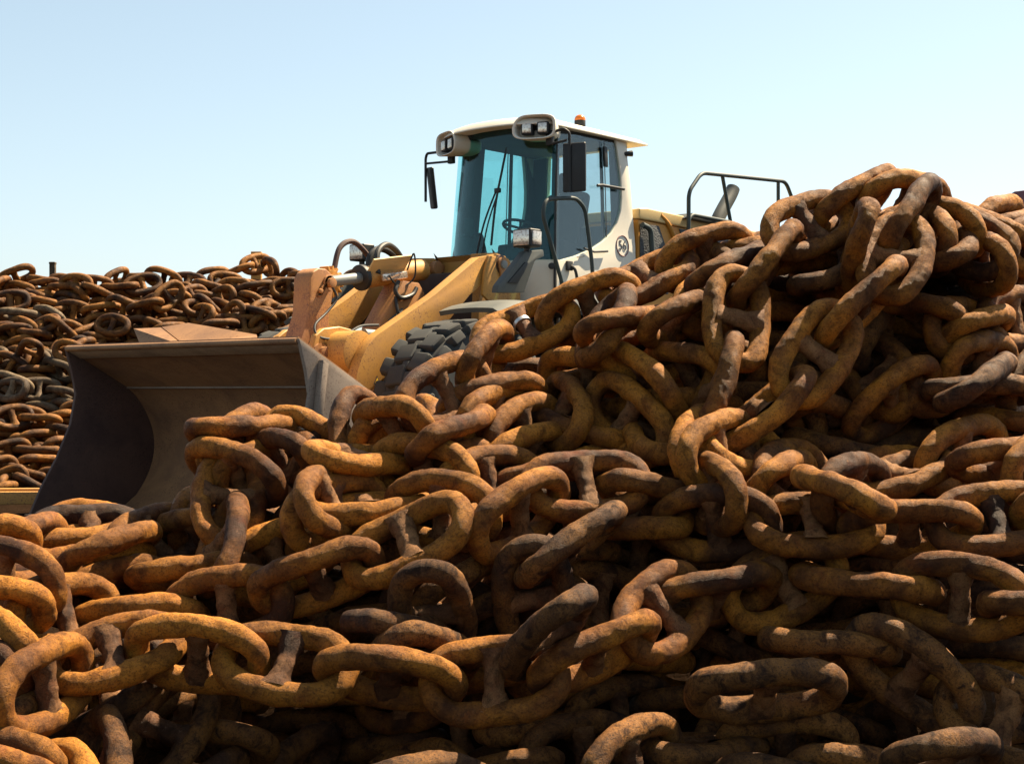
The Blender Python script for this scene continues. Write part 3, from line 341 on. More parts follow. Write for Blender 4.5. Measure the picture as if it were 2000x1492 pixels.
chain('small rusty chain half buried in the gaps of the far heap', [(-7938,20545,1195,98,993,-48,-37), (-7544,20493,1164,541,-834,111,3), (-7165,20442,1165,988,-156,-7,-23), (-6772,20426,1176,767,641,-27,17), (-6399,20473,1179,162,967,197,16), (-6022,20550,1191,671,-739,-48,32), (-5638,20637,1195,983,-24,9,183), (-5323,20861,1163,744,563,273,234), (-5033,21133,1152,76,916,391,39), (-4772,21397,1159,497,-797,-283,195)], FAR_L, FAR_S, 'buried chains of the far heap')
chain('small rusty chain half buried in the gaps of the far heap', [(-7751,20059,903,49,985,-160,-48), (-7376,20070,879,641,-760,-66,84), (-7016,20214,849,941,-40,53,332), (-6653,20346,826,750,655,51,75), (-6273,20435,790,39,984,162,-60), (-5902,20476,795,604,-788,-91,-75), (-5517,20472,836,998,-27,-25,-47), (-5152,20548,859,753,631,94,162), (-4833,20758,914,169,879,426,134), (-4567,21045,929,544,-756,-278,234)], FAR_L, FAR_S, 'buried chains of the far heap')
chain('small rusty chain half buried in the gaps of the far heap', [(-7601,19681,682,109,979,-163,-49), (-7224,19598,666,605,-789,103,-35), (-6829,19549,647,997,-76,31,-9), (-6474,19669,583,721,626,274,114), (-6125,19790,587,56,996,-13,72), (-5732,19778,640,632,-774,-15,-45), (-5372,19863,664,946,-64,-40,314), (-5050,20090,666,745,604,208,193), (-4764,20351,676,99,884,447,94)], FAR_L, FAR_S, 'buried chains of the far heap')
chain('small rusty chain half buried in the gaps of the far heap', [(-7564,19476,496,24,983,-181,-22), (-7178,19393,486,716,-696,21,-52), (-6787,19369,479,992,-120,22,7), (-6405,19459,470,754,628,74,175), (-6023,19552,469,4,999,31,-37), (-5635,19585,448,618,-784,-43,32), (-5251,19669,457,982,-18,-15,188), (-4921,19866,463,729,609,210,234), (-4620,20125,463,155,900,400,71), (-4370,20436,470,508,-735,-385,231)], FAR_L, FAR_S, 'buried chains of the far heap')
chain('small rusty chain half buried in the gaps of the far heap', [(-7426,19280,241,66,987,-139,-35), (-7053,19171,204,619,-765,179,6), (-6672,19118,168,999,-45,22,10), (-6282,19175,146,770,626,86,91), (-5932,19323,135,116,950,286,38), (-5562,19413,172,596,-800,-65,-26), (-5183,19440,179,993,-114,-15,18), (-4846,19582,196,774,543,145,292), (-4566,19841,215,84,901,424,47)], FAR_L, FAR_S, 'buried chains of the far heap')
chain('small rusty chain half buried in the gaps of the far heap', [(-7351,18973,-8,87,949,-280,-119), (-7029,18762,-33,675,-684,162,-223), (-6782,18541,1,826,227,-106,-505), (-6441,18403,11,528,838,86,-106), (-6161,18537,-96,108,-857,-481,151), (-5840,18649,-121,628,-771,-61,-88), (-5451,18691,-60,984,-65,-59,156), (-5145,18920,-38,672,624,246,314), (-4870,19215,-39,38,920,389,12), (-4600,19505,-35,541,-733,-351,217), (-4335,19801,-44,902,-113,-2,417)], FAR_L, FAR_S, 'buried chains of the far heap')
chain('small rusty chain half buried in the gaps of the far heap', [(-8276,21833,2647,27,976,-58,-210), (-7977,21831,2512,662,-740,-107,-48), (-7649,21814,2440,986,59,137,-72), (-7314,21764,2412,666,724,-178,30), (-6976,21896,2533,84,908,-388,-138), (-6386,21752,2668,740,-653,130,-94), (-6020,21742,2565,955,-44,186,227), (-5703,21937,2426,744,582,305,122), (-5396,22057,2470,37,-997,-24,-65), (-5004,22059,2547,628,-768,-87,-94), (-4615,22047,2540,995,-67,60,-38), (-4153,22156,2644,792,609,-27,2), (-3834,22130,2658,150,966,166,128), (-3314,22092,2645,620,-767,-126,105), (-3035,22182,2578,947,131,-12,292), (-2703,22377,2604,672,688,154,228), (-2373,22542,2621,31,-997,-69,33)], FAR_L, FAR_S, 'buried chains of the far heap')
chain('small rusty chain half buried in the gaps of the far heap', [(-8202,21369,2222,132,990,12,40), (-7845,21352,2244,754,-654,36,-45), (-7514,21262,2316,949,-112,-163,-248), (-7196,21263,2398,799,589,28,120), (-6707,21394,2276,54,-994,-89,-45), (-6310,21375,2253,683,-724,96,-6), (-5912,21373,2295,986,-121,-88,67), (-5574,21308,2304,520,833,30,-186), (-5246,21215,2332,84,977,-153,120), (-4939,21317,2476,686,-559,-465,-4), (-4514,21487,2300,819,392,191,372), (-4044,21409,2169,631,623,-434,160), (-3634,21379,2230,183,930,-286,-143), (-3335,21575,2110,348,-743,-572,-1), (-3090,21894,2156,861,-247,-100,434), (-2825,22164,2177,714,603,199,294), (-2510,22397,2236,154,951,229,140), (-2146,22515,2293,719,-688,-64,76)], FAR_L, FAR_S, 'buried chains of the far heap')
chain('small rusty chain half buried in the gaps of the far heap', [(-8038,20998,1982,57,-988,140,-33), (-7650,20953,1992,711,-701,58,17), (-7253,20945,1999,980,-195,-28,23), (-6876,20892,1975,759,598,33,-255), (-6699,20802,1924,73,965,-242,-73), (-6170,20942,1905,601,-743,55,288), (-5845,21062,1849,976,-168,19,138), (-5451,21183,1875,684,698,83,195), (-4890,21154,1890,312,922,80,-213), (-4536,21234,1790,609,-769,-167,103), (-4151,21357,1812,984,-135,-62,99), (-3780,21355,1925,760,604,-209,121), (-3475,21354,1774,14,-984,-52,167), (-3239,21552,1767,688,-540,-389,288)], FAR_L, FAR_S, 'buried chains of the far heap')
chain('small rusty chain half buried in the gaps of the far heap', [(-7925,20642,1669,230,959,-88,-138), (-7577,20595,1522,652,-758,4,27), (-7201,20572,1528,993,-84,-76,20), (-6834,20429,1568,802,507,-70,-307), (-6560,20203,1642,305,788,-518,132), (-5983,20198,1622,661,-728,171,71), (-5671,20282,1592,841,-270,-38,468), (-5487,20607,1564,692,500,263,449), (-5297,20903,1543,381,799,439,154), (-5047,21040,1624,712,-696,-52,71), (-4741,21149,1629,969,39,124,209)], FAR_L, FAR_S, 'buried chains of the far heap')


# ---------------------------------------------------------------- ground: one sheet to the horizon, mounded under the heaps
pos = np.array([tuple(p) for p in ALL_POS])
def axis_steps(lo, hi, a, b, st, n):
    inner = list(np.arange(a, b+1e-6, st))
    def out(end, start): return [start+(end-start)*(i/n)**3 for i in range(1, n+1)]
    return sorted(out(lo, a))+inner+out(hi, b)
gx = axis_steps(-2500, 2500, -9, 6, .22, 12)
gy = axis_steps(-60, 4000, 3.5, 27, .22, 12)
me = bpy.data.meshes.new('ground'); V = []; Fc = []
H = np.zeros((len(gy), len(gx))); CAP = np.full(H.shape, 99.)
for j, y in enumerate(gy):
    for i, x in enumerate(gx):
        H[j, i] = -1.1 if y < 6 else (0.0 if y > 10.5 else -1.1+(y-6)/4.5*1.1)
        if y < 60:
            d2 = (pos[:, 0]-x)**2+(pos[:, 1]-y)**2
            k = d2 < .6**2
            if k.any():
                CAP[j, i] = float(pos[k, 2].min())-.32
                H[j, i] = max(H[j, i], CAP[j, i]-.1)
for _ in range(4):
    S = H.copy()
    S[1:-1, 1:-1] = (H[1:-1, 1:-1]*2+H[2:, 1:-1]+H[:-2, 1:-1]+H[1:-1, 2:]+H[1:-1, :-2])/6
    H = np.where(CAP < 90, np.maximum(np.minimum(S, CAP), CAP-.3), S)
for j, y in enumerate(gy):
    for i, x in enumerate(gx): V.append((x, y, float(H[j, i])))
nx = len(gx)
for j in range(len(gy)-1):
    for i in range(nx-1):
        a = j*nx+i; Fc.append((a, a+1, a+nx+1, a+nx))
me.from_pydata(V, [], Fc); smooth(me); me.materials.append(M['dirt'])
tag(link_obj('ground', me), kind='structure')


# ---------------------------------------------------------------- wheel loader (local frame: x forward, y to its left, z up)
def paint(name, base, speck, rust, rough=.45, dirt=(.20, .13, .08), dirt_amt=.35, sp_amt=.8, sc=1.0, lo=.60, spec=.4):
    m, n, l, b = mat(name); v = coords(n, l, rnd=False)
    f = noise(n, l, v, 2.2*sc, 6, .65, .3)
    col = mix(n, l, ramp(n, l, f, [(.40, g(0)), (.75, g(dirt_amt))]), base, dirt)
    mask = noise(n, l, v, 3.1*sc, 4, .6)
    sp = noise(n, l, v, 55*sc, 5, .75, .2)
    ml = n.new('ShaderNodeMath'); ml.operation = 'MULTIPLY'
    l.new(ramp(n, l, sp, [(lo, g(0)), (lo+.06, g(sp_amt))]), ml.inputs[0]); l.new(ramp(n, l, mask, [(.40, g(.1)), (.62, g(1))]), ml.inputs[1])
    col = mix(n, l, ml.outputs[0], col, speck)
    st = noise(n, l, v, 9*sc, 6, .7, .8)
    col = mix(n, l, ramp(n, l, st, [(.60, g(0)), (.78, g(.55))]), col, rust)
    l.new(col, b.inputs['Base Color'])
    l.new(ramp(n, l, f, [(.3, g(rough)), (.7, g(min(1, rough+.25)))]), b.inputs['Roughness'])
    b.inputs['Specular IOR Level'].default_value = spec
    bump(n, l, b, [(sp, .12, .003), (f, .15, .01)])
    return m
M['yellow'] = paint('yellow_paint', (.47, .235, .048), (.13, .055, .03), (.33, .14, .06), lo=.545, sp_amt=.9, dirt=(.24, .12, .06), dirt_amt=.55)
M['yellow_worn'] = paint('yellow_paint_worn', (.40, .185, .055), (.15, .06, .035), (.34, .16, .10), lo=.47, sp_amt=.9, dirt=(.30, .14, .085), dirt_amt=.75)
M['orange'] = paint('orange_paint', (.48, .21, .03), (.2, .09, .04), (.4, .2, .1), sp_amt=.2, dirt_amt=.15)
M['cream'] = paint('cream_paint', (.56, .40, .17), (.3, .2, .1), (.5, .4, .25), sp_amt=.2, dirt_amt=.15)
M['white'] = paint('white_paint', (.68, .635, .54), (.35, .28, .2), (.52, .46, .37), sp_amt=.15, dirt_amt=.25, dirt=(.45, .36, .26))
M['bucket'] = paint('bucket_steel', (.33, .170, .075), (.06, .024, .014), (.27, .115, .05), rough=.55, dirt=(.12, .062, .040), dirt_amt=.85, lo=.55, sc=.9)
M['bucket_end_shaded'] = paint('bucket_end_plate_shaded', (.105, .058, .045), (.03, .016, .014), (.16, .075, .05), rough=.6, dirt=(.05, .028, .026), dirt_amt=.95, lo=.54, sc=1.1)  # far end plate: its shade is put into a darker colour
M['bucket_lip'] = paint('bucket_lip_steel', (.48, .35, .23), (.12, .065, .04), (.26, .15, .09), rough=.5, dirt=(.15, .105, .075), dirt_amt=.7, lo=.56, sc=1.4)
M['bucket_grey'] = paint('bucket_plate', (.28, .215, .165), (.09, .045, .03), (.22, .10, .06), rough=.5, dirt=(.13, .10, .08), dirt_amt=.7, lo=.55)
M['plastic'] = paint('grey_plastic', (.060, .068, .066), (.12, .10, .08), (.10, .09, .075), rough=.5, dirt=(.13, .115, .09), dirt_amt=.35, sp_amt=.3)
M['fender'] = paint('grey_fender', (.070, .077, .072), (.12, .1, .08), (.16, .14, .11), rough=.5, dirt=(.18, .155, .12), dirt_amt=.4, sp_amt=.3)
M['black'] = paint('black_paint', (.014, .015, .016), (.05, .045, .04), (.05, .045, .04), rough=.42, dirt=(.05, .045, .04), dirt_amt=.25, sp_amt=.3)
M['rail'] = paint('dark_green_grey_paint', (.030, .045, .044), (.08, .07, .06), (.07, .06, .05), rough=.45, dirt_amt=.1, sp_amt=.3)
M['rubber'] = paint('tyre_rubber', (.030, .032, .032), (.09, .07, .055), (.075, .062, .05), rough=.8, dirt=(.075, .066, .055), dirt_amt=.6, sp_amt=.4)
M['steel'] = paint('dull_steel', (.19, .20, .19), (.12, .08, .06), (.16, .12, .09), rough=.38, dirt=(.15, .13, .11), dirt_amt=.4)
M['grease'] = paint('greasy_steel', (.10, .055, .045), (.03, .02, .018), (.06, .03, .025), rough=.5, dirt=(.03, .02, .018), dirt_amt=.7)
M['dark_rust'] = paint('dark_frame', (.050, .028, .022), (.03, .02, .015), (.09, .04, .03), rough=.7)
M['interior'] = paint('cab_interior', (.022, .030, .034), (.03, .035, .04), (.03, .035, .04), rough=.7, dirt_amt=.05, sp_amt=.1)
M['seat'] = paint('seat_fabric', (.030, .040, .042), (.05, .06, .06), (.04, .05, .05), rough=.9, dirt_amt=.1, sp_amt=.2)

def glass(name, tint, refl=.08):
    m, n, l, b = mat(name); out = n['Material Output']
    tr = n.new('ShaderNodeBsdfTransparent'); tr.inputs[0].default_value = (*tint, 1)
    gl = n.new('ShaderNodeBsdfGlossy'); gl.inputs['Roughness'].default_value = .02
    gl.inputs[0].default_value = (.9, .97, 1, 1)
    lw = n.new('ShaderNodeLayerWeight'); lw.inputs[0].default_value = .5
    pw = n.new('ShaderNodeMath'); pw.operation = 'POWER'; pw.inputs[1].default_value = 5; l.new(lw.outputs['Facing'], pw.inputs[0])
    ad = n.new('ShaderNodeMath'); ad.operation = 'MULTIPLY_ADD'; ad.inputs[1].default_value = .7; ad.inputs[2].default_value = refl; l.new(pw.outputs[0], ad.inputs[0])
    mx = n.new('ShaderNodeMixShader'); l.new(ad.outputs[0], mx.inputs[0]); l.new(tr.outputs[0], mx.inputs[1]); l.new(gl.outputs[0], mx.inputs[2])
    l.new(mx.outputs[0], out.inputs[0]); n.remove(b); return m
M['glass'] = glass('tinted_windscreen', (.60, .90, .90), .03)
M['glass_side'] = glass('tinted_side_glass', (.80, .87, .88), .05)
m, n, l, b = mat('lamp_glass'); v = coords(n, l, rnd=False)
l.new(ramp(n, l, noise(n, l, v, 40, 3, .6), [(.35, (.35, .27, .22)), (.55, (.75, .70, .62)), (.7, (.55, .40, .28))]), b.inputs['Base Color'])
b.inputs['Roughness'].default_value = .12; b.inputs['Metallic'].default_value = .55
M['lens'] = m
m, n, l, b = mat('amber_plastic'); b.inputs['Base Color'].default_value = (.75, .20, .02, 1); b.inputs['Roughness'].default_value = .2
b.inputs['Transmission Weight'].default_value = .15; M['amber'] = m
m, n, l, b = mat('mirror_glass'); b.inputs['Base Color'].default_value = (.7, .75, .8, 1); b.inputs['Metallic'].default_value = 1; b.inputs['Roughness'].default_value = .05; M['mirror'] = m
m, n, l, b = mat('grille_mesh'); v = coords(n, l, rnd=False)
wv = n.new('ShaderNodeTexVoronoi'); wv.inputs['Scale'].default_value = 46; l.new(v, wv.inputs['Vector'])
l.new(ramp(n, l, wv.outputs['Distance'], [(.28, (.004, .004, .005)), (.42, (.045, .048, .05))]), b.inputs['Base Color']); b.inputs['Roughness'].default_value = .6
bump(n, l, b, [(wv.outputs['Distance'], .6, .01)]); M['grille'] = m
m, n, l, b = mat('decal_ink'); b.inputs['Base Color'].default_value = (.035, .03, .035, 1); b.inputs['Roughness'].default_value = .5; M['ink'] = m
m, n, l, b = mat('decal_ring'); b.inputs['Base Color'].default_value = (.16, .06, .07, 1); b.inputs['Roughness'].default_value = .5; M['ring'] = m
m, n, l, b = mat('warning_yellow'); b.inputs['Base Color'].default_value = (.70, .42, .03, 1); M['warn'] = m
m, n, l, b = mat('silver_band'); b.inputs['Base Color'].default_value = (.62, .60, .57, 1); b.inputs['Metallic'].default_value = .8; b.inputs['Roughness'].default_value = .35; M['band'] = m

class MB:
    def __init__(s): s.bm = bmesh.new()
    def _bev(s, faces_before, r, seg):
        fs = [f for f in s.bm.faces if f not in faces_before]
        es = {e for f in fs for e in f.edges if len(e.link_faces) == 2 and e.calc_face_angle(0) > .5}
        if r > 0 and es: bmesh.ops.bevel(s.bm, geom=list(es), offset=r, segments=seg, affect='EDGES', profile=.6, clamp_overlap=True)
    def prism(s, pts, v0, v1, bev=.008, seg=2):
        fb = set(s.bm.faces)
        A = [s.bm.verts.new((u, v0, z)) for u, z in pts]; B = [s.bm.verts.new((u, v1, z)) for u, z in pts]
        k = len(pts)
        s.bm.faces.new(A); s.bm.faces.new(B[::-1])
        for i in range(k): s.bm.faces.new((A[(i+1) % k], A[i], B[i], B[(i+1) % k]))
        bmesh.ops.recalc_face_normals(s.bm, faces=[f for f in s.bm.faces if f not in fb])
        s._bev(fb, bev, seg); return s
    def box(s, c, size, rot=None, bev=.01, seg=2):
        fb = set(s.bm.faces)
        mt = Matrix.Translation(c) @ (rot.to_4x4() if rot is not None else Matrix.Identity(4)) @ Matrix.Diagonal((*size, 1))
        bmesh.ops.create_cube(s.bm, size=1, matrix=mt); s._bev(fb, bev, seg); return s
    def cyl(s, p0, p1, r, r1=None, n=28, bev=.004):
        fb = set(s.bm.faces); p0, p1 = Vector(p0), Vector(p1); d = p1-p0
        q = d.to_track_quat('Z', 'Y').to_matrix().to_4x4()
        bmesh.ops.create_cone(s.bm, cap_ends=True, segments=n, radius1=r, radius2=r if r1 is None else r1, depth=d.length, matrix=Matrix.Translation((p0+p1)/2) @ q)
        s._bev(fb, bev, 2); return s
    def tube(s, pts, r, n=12, sm=True, cap=True):
        P = [Vector(p) for p in pts]
        if sm:
            Q = []
            for i in range(len(P)-1):
                a, b_, c_, d_ = P[max(i-1, 0)], P[i], P[i+1], P[min(i+2, len(P)-1)]
                for j in range(8):
                    t = j/8
                    Q.append(.5*((2*b_)+(c_-a)*t+(2*a-5*b_+4*c_-d_)*t*t+(3*b_-a-3*c_+d_)*t**3))
            Q.append(P[-1]); P = Q
        rows = []; up = None
        for i, p in enumerate(P):
            t = (P[min(i+1, len(P)-1)]-P[max(i-1, 0)]).normalized()
            if up is None:
                up = Vector((0, 0, 1)) if abs(t.z) < .9 else Vector((1, 0, 0))
            a = t.cross(up).normalized(); up = a.cross(t).normalized()
            rows.append([s.bm.verts.new(p+a*(r*math.cos(2*math.pi*q/n))+up*(r*math.sin(2*math.pi*q/n))) for q in range(n)])
        for i in range(len(rows)-1):
            for q in range(n): s.bm.faces.new((rows[i][q], rows[i][(q+1) % n], rows[i+1][(q+1) % n], rows[i+1][q]))
        if cap: s.bm.faces.new(rows[0][::-1]); s.bm.faces.new(rows[-1])
        return s
    def rtube(s, pts, r, rad=.06, n=12):       # straight runs with rounded corners
        P = [Vector(p) for p in pts]; Q = [P[0]]
        for i in range(1, len(P)-1):
            a = (P[i-1]-P[i]); b_ = (P[i+1]-P[i]); ra = min(rad, a.length*.45, b_.length*.45)
            A, B = P[i]+a.normalized()*ra, P[i]+b_.normalized()*ra
            for j in range(7):
                t = j/6; Q.append(A*(1-t)**2+P[i]*2*t*(1-t)+B*t*t)
        Q.append(P[-1]); return s.tube(Q, r, n, False)
    def lathe(s, prof, c, n=64):               # profile (radius, y) round the y axis
        rows = []
        for r, y in prof:
            rows.append([s.bm.verts.new((c[0]+r*math.cos(2*math.pi*i/n), c[1]+y, c[2]+r*math.sin(2*math.pi*i/n))) for i in range(n)])
        for a, b_ in zip(rows, rows[1:]):
            for i in range(n): s.bm.faces.new((a[i], a[(i+1) % n], b_[(i+1) % n], b_[i]))
        return s
    def grid(s, fn, nu, nv, closed=False):
        V = [[s.bm.verts.new(fn(i/nu, j/nv)) for j in range(nv+1)] for i in range(nu+1)]
        for i in range(nu):
            for j in range(nv): s.bm.faces.new((V[i][j], V[i+1][j], V[i+1][j+1], V[i][j+1]))
        return s
    def xf(s, f):
        for v in s.bm.verts: v.co = f(v.co)
        return s
    def solid(s, th):
        bmesh.ops.recalc_face_normals(s.bm, faces=s.bm.faces)
        bmesh.ops.solidify(s.bm, geom=list(s.bm.faces), thickness=th); return s
    def build(s, name, m, parent, flat=False):
        bmesh.ops.recalc_face_normals(s.bm, faces=s.bm.faces)
        me = bpy.data.meshes.new(name); s.bm.to_mesh(me); s.bm.free()
        if not flat:
            smooth(me)
            try: me.set_sharp_from_angle(angle=R(32))
            except Exception: pass
        me.materials.append(m)
        return link_obj(name, me, parent)

LD = empty('wheel_loader', (-.105, 15.72, 0)); LD.rotation_euler = (0, 0, R(230))
tag(LD, 'yellow wheel loader with white cab and rusty bucket standing between the chain heaps', 'wheel loader')

# -- bucket
B = 1.55
def arc(c, r, a0, a1, n, sx=1.0): return [(c[0]+sx*r*math.cos(R(a0+(a1-a0)*i/n)), c[1]+r*math.sin(R(a0+(a1-a0)*i/n))) for i in range(n+1)]
inner = [(4.27, 1.487), (3.605, 1.133)]+[(3.605-.30*math.sin(t*math.pi)**.8*1.0, 1.133-1.09*t) for t in [i/14 for i in range(1, 14)]]+[(3.66, .02), (4.63, -.005)]
mb = MB()
nI = len(inner); ys = [-B, B]
def off(pts, d):
    o = []
    for i, (u, z) in enumerate(pts):
        a = pts[max(i-1, 0)]; c = pts[min(i+1, len(pts)-1)]
        t = Vector((c[0]-a[0], c[1]-a[1])).normalized(); o.append((u-t.y*-d if False else u+t.y*d, z-t.x*d))
    return o
outer = off(inner, .035)
if outer[8][0] > inner[8][0]: outer = off(inner, -.035)
mb.prism(inner+outer[::-1], -B, B, bev=0)
bucket = mb.build('bucket', M['bucket'], LD); tag(bucket, 'rusty brown loader bucket with open mouth in shade')
endp = [(4.275, 1.50), (4.255, 1.44), (4.20, 1.25), (4.165, 1.07), (4.22, .8), (4.36, .50), (4.53, .22), (4.64, -.015), (3.66, -.03)]+[(u-.055, z) for u, z in inner[2:-2]][::-1]+[(3.50, 1.05), (3.54, 1.115)]
for sgn in (1, -1):
    s_ = MB().prism(endp, sgn*B, sgn*(B+.035), .006).build('side_plate', M['bucket_grey'] if sgn > 0 else M['bucket_end_shaded'], bucket)
MB().prism([(4.02, 1.31), (4.08, 1.34), (4.14, .92), (4.08, .90)], B+.036, B+.10, .012).build('stiffener', M['bucket_grey'], bucket)
MB().box((4.60, 0, -.01), (.16, 2*B+.06, .04), None, .012).build('cutting_edge', M['bucket'], bucket)
MB().prism([(4.12, .58), (4.30, .30), (4.36, .34), (4.20, .64)], -B-.075, -B-.036, .01).build('wear_plate', M['bucket'], bucket)
MB().tube([(3.612, -B+.002, 1.130), (3.612, B-.002, 1.130)], .010, 8, False).build('weld_seam', M['bucket_grey'], bucket)
li = [Vector((4.27, 0, 1.487)), Vector((3.605, 0, 1.133))]; dl = (li[1]-li[0]).normalized()
MB().prism([(4.262, 1.478), (4.262+dl.x*.16, 1.478+dl.z*.16), (4.262+dl.x*.16+.004, 1.478+dl.z*.16-.010), (4.268, 1.466)], -B+.004, B-.004, .003).build('lip_plate', M['bucket_lip'], bucket)
# rolled lip along the top edge
MB().tube([(4.262, -B+.002, 1.482), (4.262, B-.002, 1.482)], .026, 12, False).build('lip', M['bucket'], bucket)
# spill guard: a raised plate behind the lip with a bent end
mb = MB()
def sheet(pts, th):
    A = [mb.bm.verts.new(p) for p in pts]; nrm = (Vector(pts[1])-Vector(pts[0])).cross(Vector(pts[2])-Vector(pts[0])).normalized()*th
    Bv = [mb.bm.verts.new(Vector(p)+nrm) for p in pts]; k = len(pts)
    mb.bm.faces.new(A); mb.bm.faces.new(Bv[::-1])
    for i in range(k): mb.bm.faces.new((A[(i+1) % k], A[i], Bv[i], Bv[(i+1) % k]))
sheet([(4.27, -.412, 1.455), (4.265, .175, 1.455), (4.05, -.43, 1.632), (4.16, -.67, 1.625)], .022)
sheet([(4.262, .18, 1.455), (4.18, .98, 1.485), (4.06, .84, 1.535), (3.97, -.16, 1.664), (4.047, -.43, 1.634)], .022)
mb.build('spill_guard', M['bucket'], bucket, flat=True)

# -- lift arms
armo = [(.72, 2.44), (.84, 2.455), (1.12, 2.402), (1.75, 2.007), (2.33, 1.70)]+[(2.52, 1.60), (2.63, 1.50), (2.71, 1.38), (2.765, 1.25), (2.785, 1.12), (2.75, 1.0), (2.68, .90), (2.58, .85), (2.47, .87), (2.39, .95), (2.32, 1.08), (2.20, 1.25), (2.09, 1.377), (1.80, 1.60), (1.53, 1.79), (1.25, 2.03), (.95, 2.22), (.80, 2.235), (.70, 2.30)]
for sgn in (1, -1):
    arm = MB().prism(armo, sgn*.54, sgn*.66, .008).build('lift_arm', M['yellow'], LD)
    MB().cyl((2.55, sgn*.50, 1.0), (2.55, sgn*.70, 1.0), .115, bev=.012).build('arm_boss', M['yellow_worn'], arm)
# pivot heads on the front frame
for sgn in (1, -1):
    tw = [(.96, 2.46), (.66, 2.49), (.48, 2.44), (.30, 2.2), (.28, 1.2), (1.05, 1.2), (.95, 1.8), (.92, 2.2)] if sgn > 0 else [(.90, 2.47), (.62, 2.49), (.30, 2.44), (.13, 2.38), (.10, 1.3), (1.0, 1.3), (.95, 2.0)]
    fr = MB().prism(tw, sgn*.40, sgn*.50, .012).build('frame_tower', M['yellow'], LD)
    pb = MB(); pb.cyl((.83, sgn*.51, 2.34), (.83, sgn*.70, 2.34), .105, bev=.015); pb.build('pivot_collar', M['grease'], fr)
    kp = [(.83+.075*math.cos(R(a)), 2.345+.075*math.sin(R(a))) for a in range(20, 181, 20)]+[(.79+.055*math.cos(R(a)), 2.20+.055*math.sin(R(a))) for a in range(190, 361, 20)]
    k1 = MB().prism(kp, sgn*.701, sgn*.725, .008); k1.build('keeper_plate', M['yellow_worn'], fr)
    MB().cyl((.83, sgn*.70, 2.345), (.83, sgn*.745, 2.345), .042, bev=.006).build('pin', M['steel'], fr)
    MB().cyl((.79, sgn*.72, 2.20), (.79, sgn*.75, 2.20), .026, n=6).build('bolt', M['steel'], fr)
# tower cross plate and inner frame
MB().box((.62, 0, 1.75), (.5, .80, 1.1), None, .02).build('front_frame', M['dark_rust'], LD)
rb = MB().prism([(.52, 2.46), (.58, 2.50), (.42, 2.36), (.30, 2.30), (.30, 1.9), (.55, 1.9)], -.399, .399, .01).build('tower_cross_plate', M['yellow'], LD)
# visible right pivot pins on the inside of the tower
MB().cyl((.63, -.40, 2.383), (.63, -.33, 2.383), .075, bev=.012).cyl((.54, -.40, 2.383), (.54, -.345, 2.383), .045, n=6).build('cylinder_pin', M['yellow_worn'], LD)
pp = [[1.021, 2.418], [0.812, 2.433], [0.742, 2.311], [0.867, 2.117], [0.99, 1.96], [1.112, 2.039], [1.082, 2.264]]
MB().prism(pp, .665, .70, .012).build('pivot_plate', M['yellow'], LD)
MB().prism([(u-.02, z) for u, z in pp], -.70, -.665, .012).build('pivot_plate', M['yellow'], LD)
# sloping lift frame plate between the arms
pl = MB().prism([(1.72, 2.16), (1.50, 2.15), (1.42, 2.05), (1.60, 1.62), (2.0, 1.50), (2.05, 1.70)], -.02, .22, .012).build('frame_nose', M['yellow_worn'], LD)
MB().prism([(1.75, 1.90), (1.93, 1.78), (2.03, 1.55), (1.75, 1.60)], .222, .245, .02).build('frame_cover', M['fender'], pl)
# -- torque tube
tt = MB().cyl((2.60, -.53, 1.44), (2.60, .53, 1.44), .205, n=40, bev=.01)
tt.xf(lambda c: Vector((c.x, c.y, c.z)))
tube = tt.build('torque_tube', M['yellow'], LD)
hp = [(2.93, 1.50), (2.90, 1.60), (2.80, 1.665), (2.60, 1.69), (2.40, 1.66), (2.40, 1.40), (2.55, 1.28), (2.72, 1.26), (2.87, 1.32), (2.93, 1.42)]
MB().prism(hp, .20, .27, .02, 3).prism(hp, -.30, -.23, .02, 3).build('lever_bracket', M['yellow'], tube)
MB().prism([(2.85+.085*math.cos(R(a)), 1.44+.085*math.sin(R(a))) for a in range(-60, 241, 25)]+[(2.70, 1.35), (2.62, 1.41), (2.63, 1.47), (2.72, 1.52)][::1], .271, .295, .006).cyl((2.83, .27, 1.45), (2.83, .325, 1.45), .05).cyl((2.67, .28, 1.43), (2.67, .31, 1.43), .025, n=6).build('pin_plate', M['yellow_worn'], tube)
# -- tilt lever (bell crank)
lev = [(2.80, 2.13), (2.765, 2.19), (2.70, 2.225), (2.60, 2.225), (2.535, 2.18), (2.50, 2.09), (2.525, 1.95), (2.56, 1.80), (2.57, 1.60), (2.66, 1.36), (2.86, 1.30), (3.00, .98), (3.12, .80), (3.22, .88), (3.14, 1.2), (2.94, 1.52), (2.82, 1.80), (2.805, 2.0)]
lever = MB().prism(lev, -.14, .09, .022, 3).build('tilt_lever', M['yellow_worn'], LD)
MB().prism([(2.55, 2.05), (2.44, 1.90), (2.44, 1.60), (2.50, 1.58), (2.58, 1.7), (2.585, 1.95)], -.13, -.06, .01).build('lever_rib', M['yellow_worn'], lever)
ear = [(2.575+.075*math.cos(R(a)), 2.095+.075*math.sin(R(a))) for a in range(-80, 121, 25)]+[(2.70+.05*math.cos(R(a)), 2.01+.05*math.sin(R(a))) for a in range(120, 301, 30)]
MB().prism(ear, .091, .115, .008).cyl((2.575, .10, 2.095), (2.575, .155, 2.095), .045).cyl((2.70, .11, 2.015), (2.70, .135, 2.015), .024, n=6).build('lever_pin', M['yellow_worn'], lever)
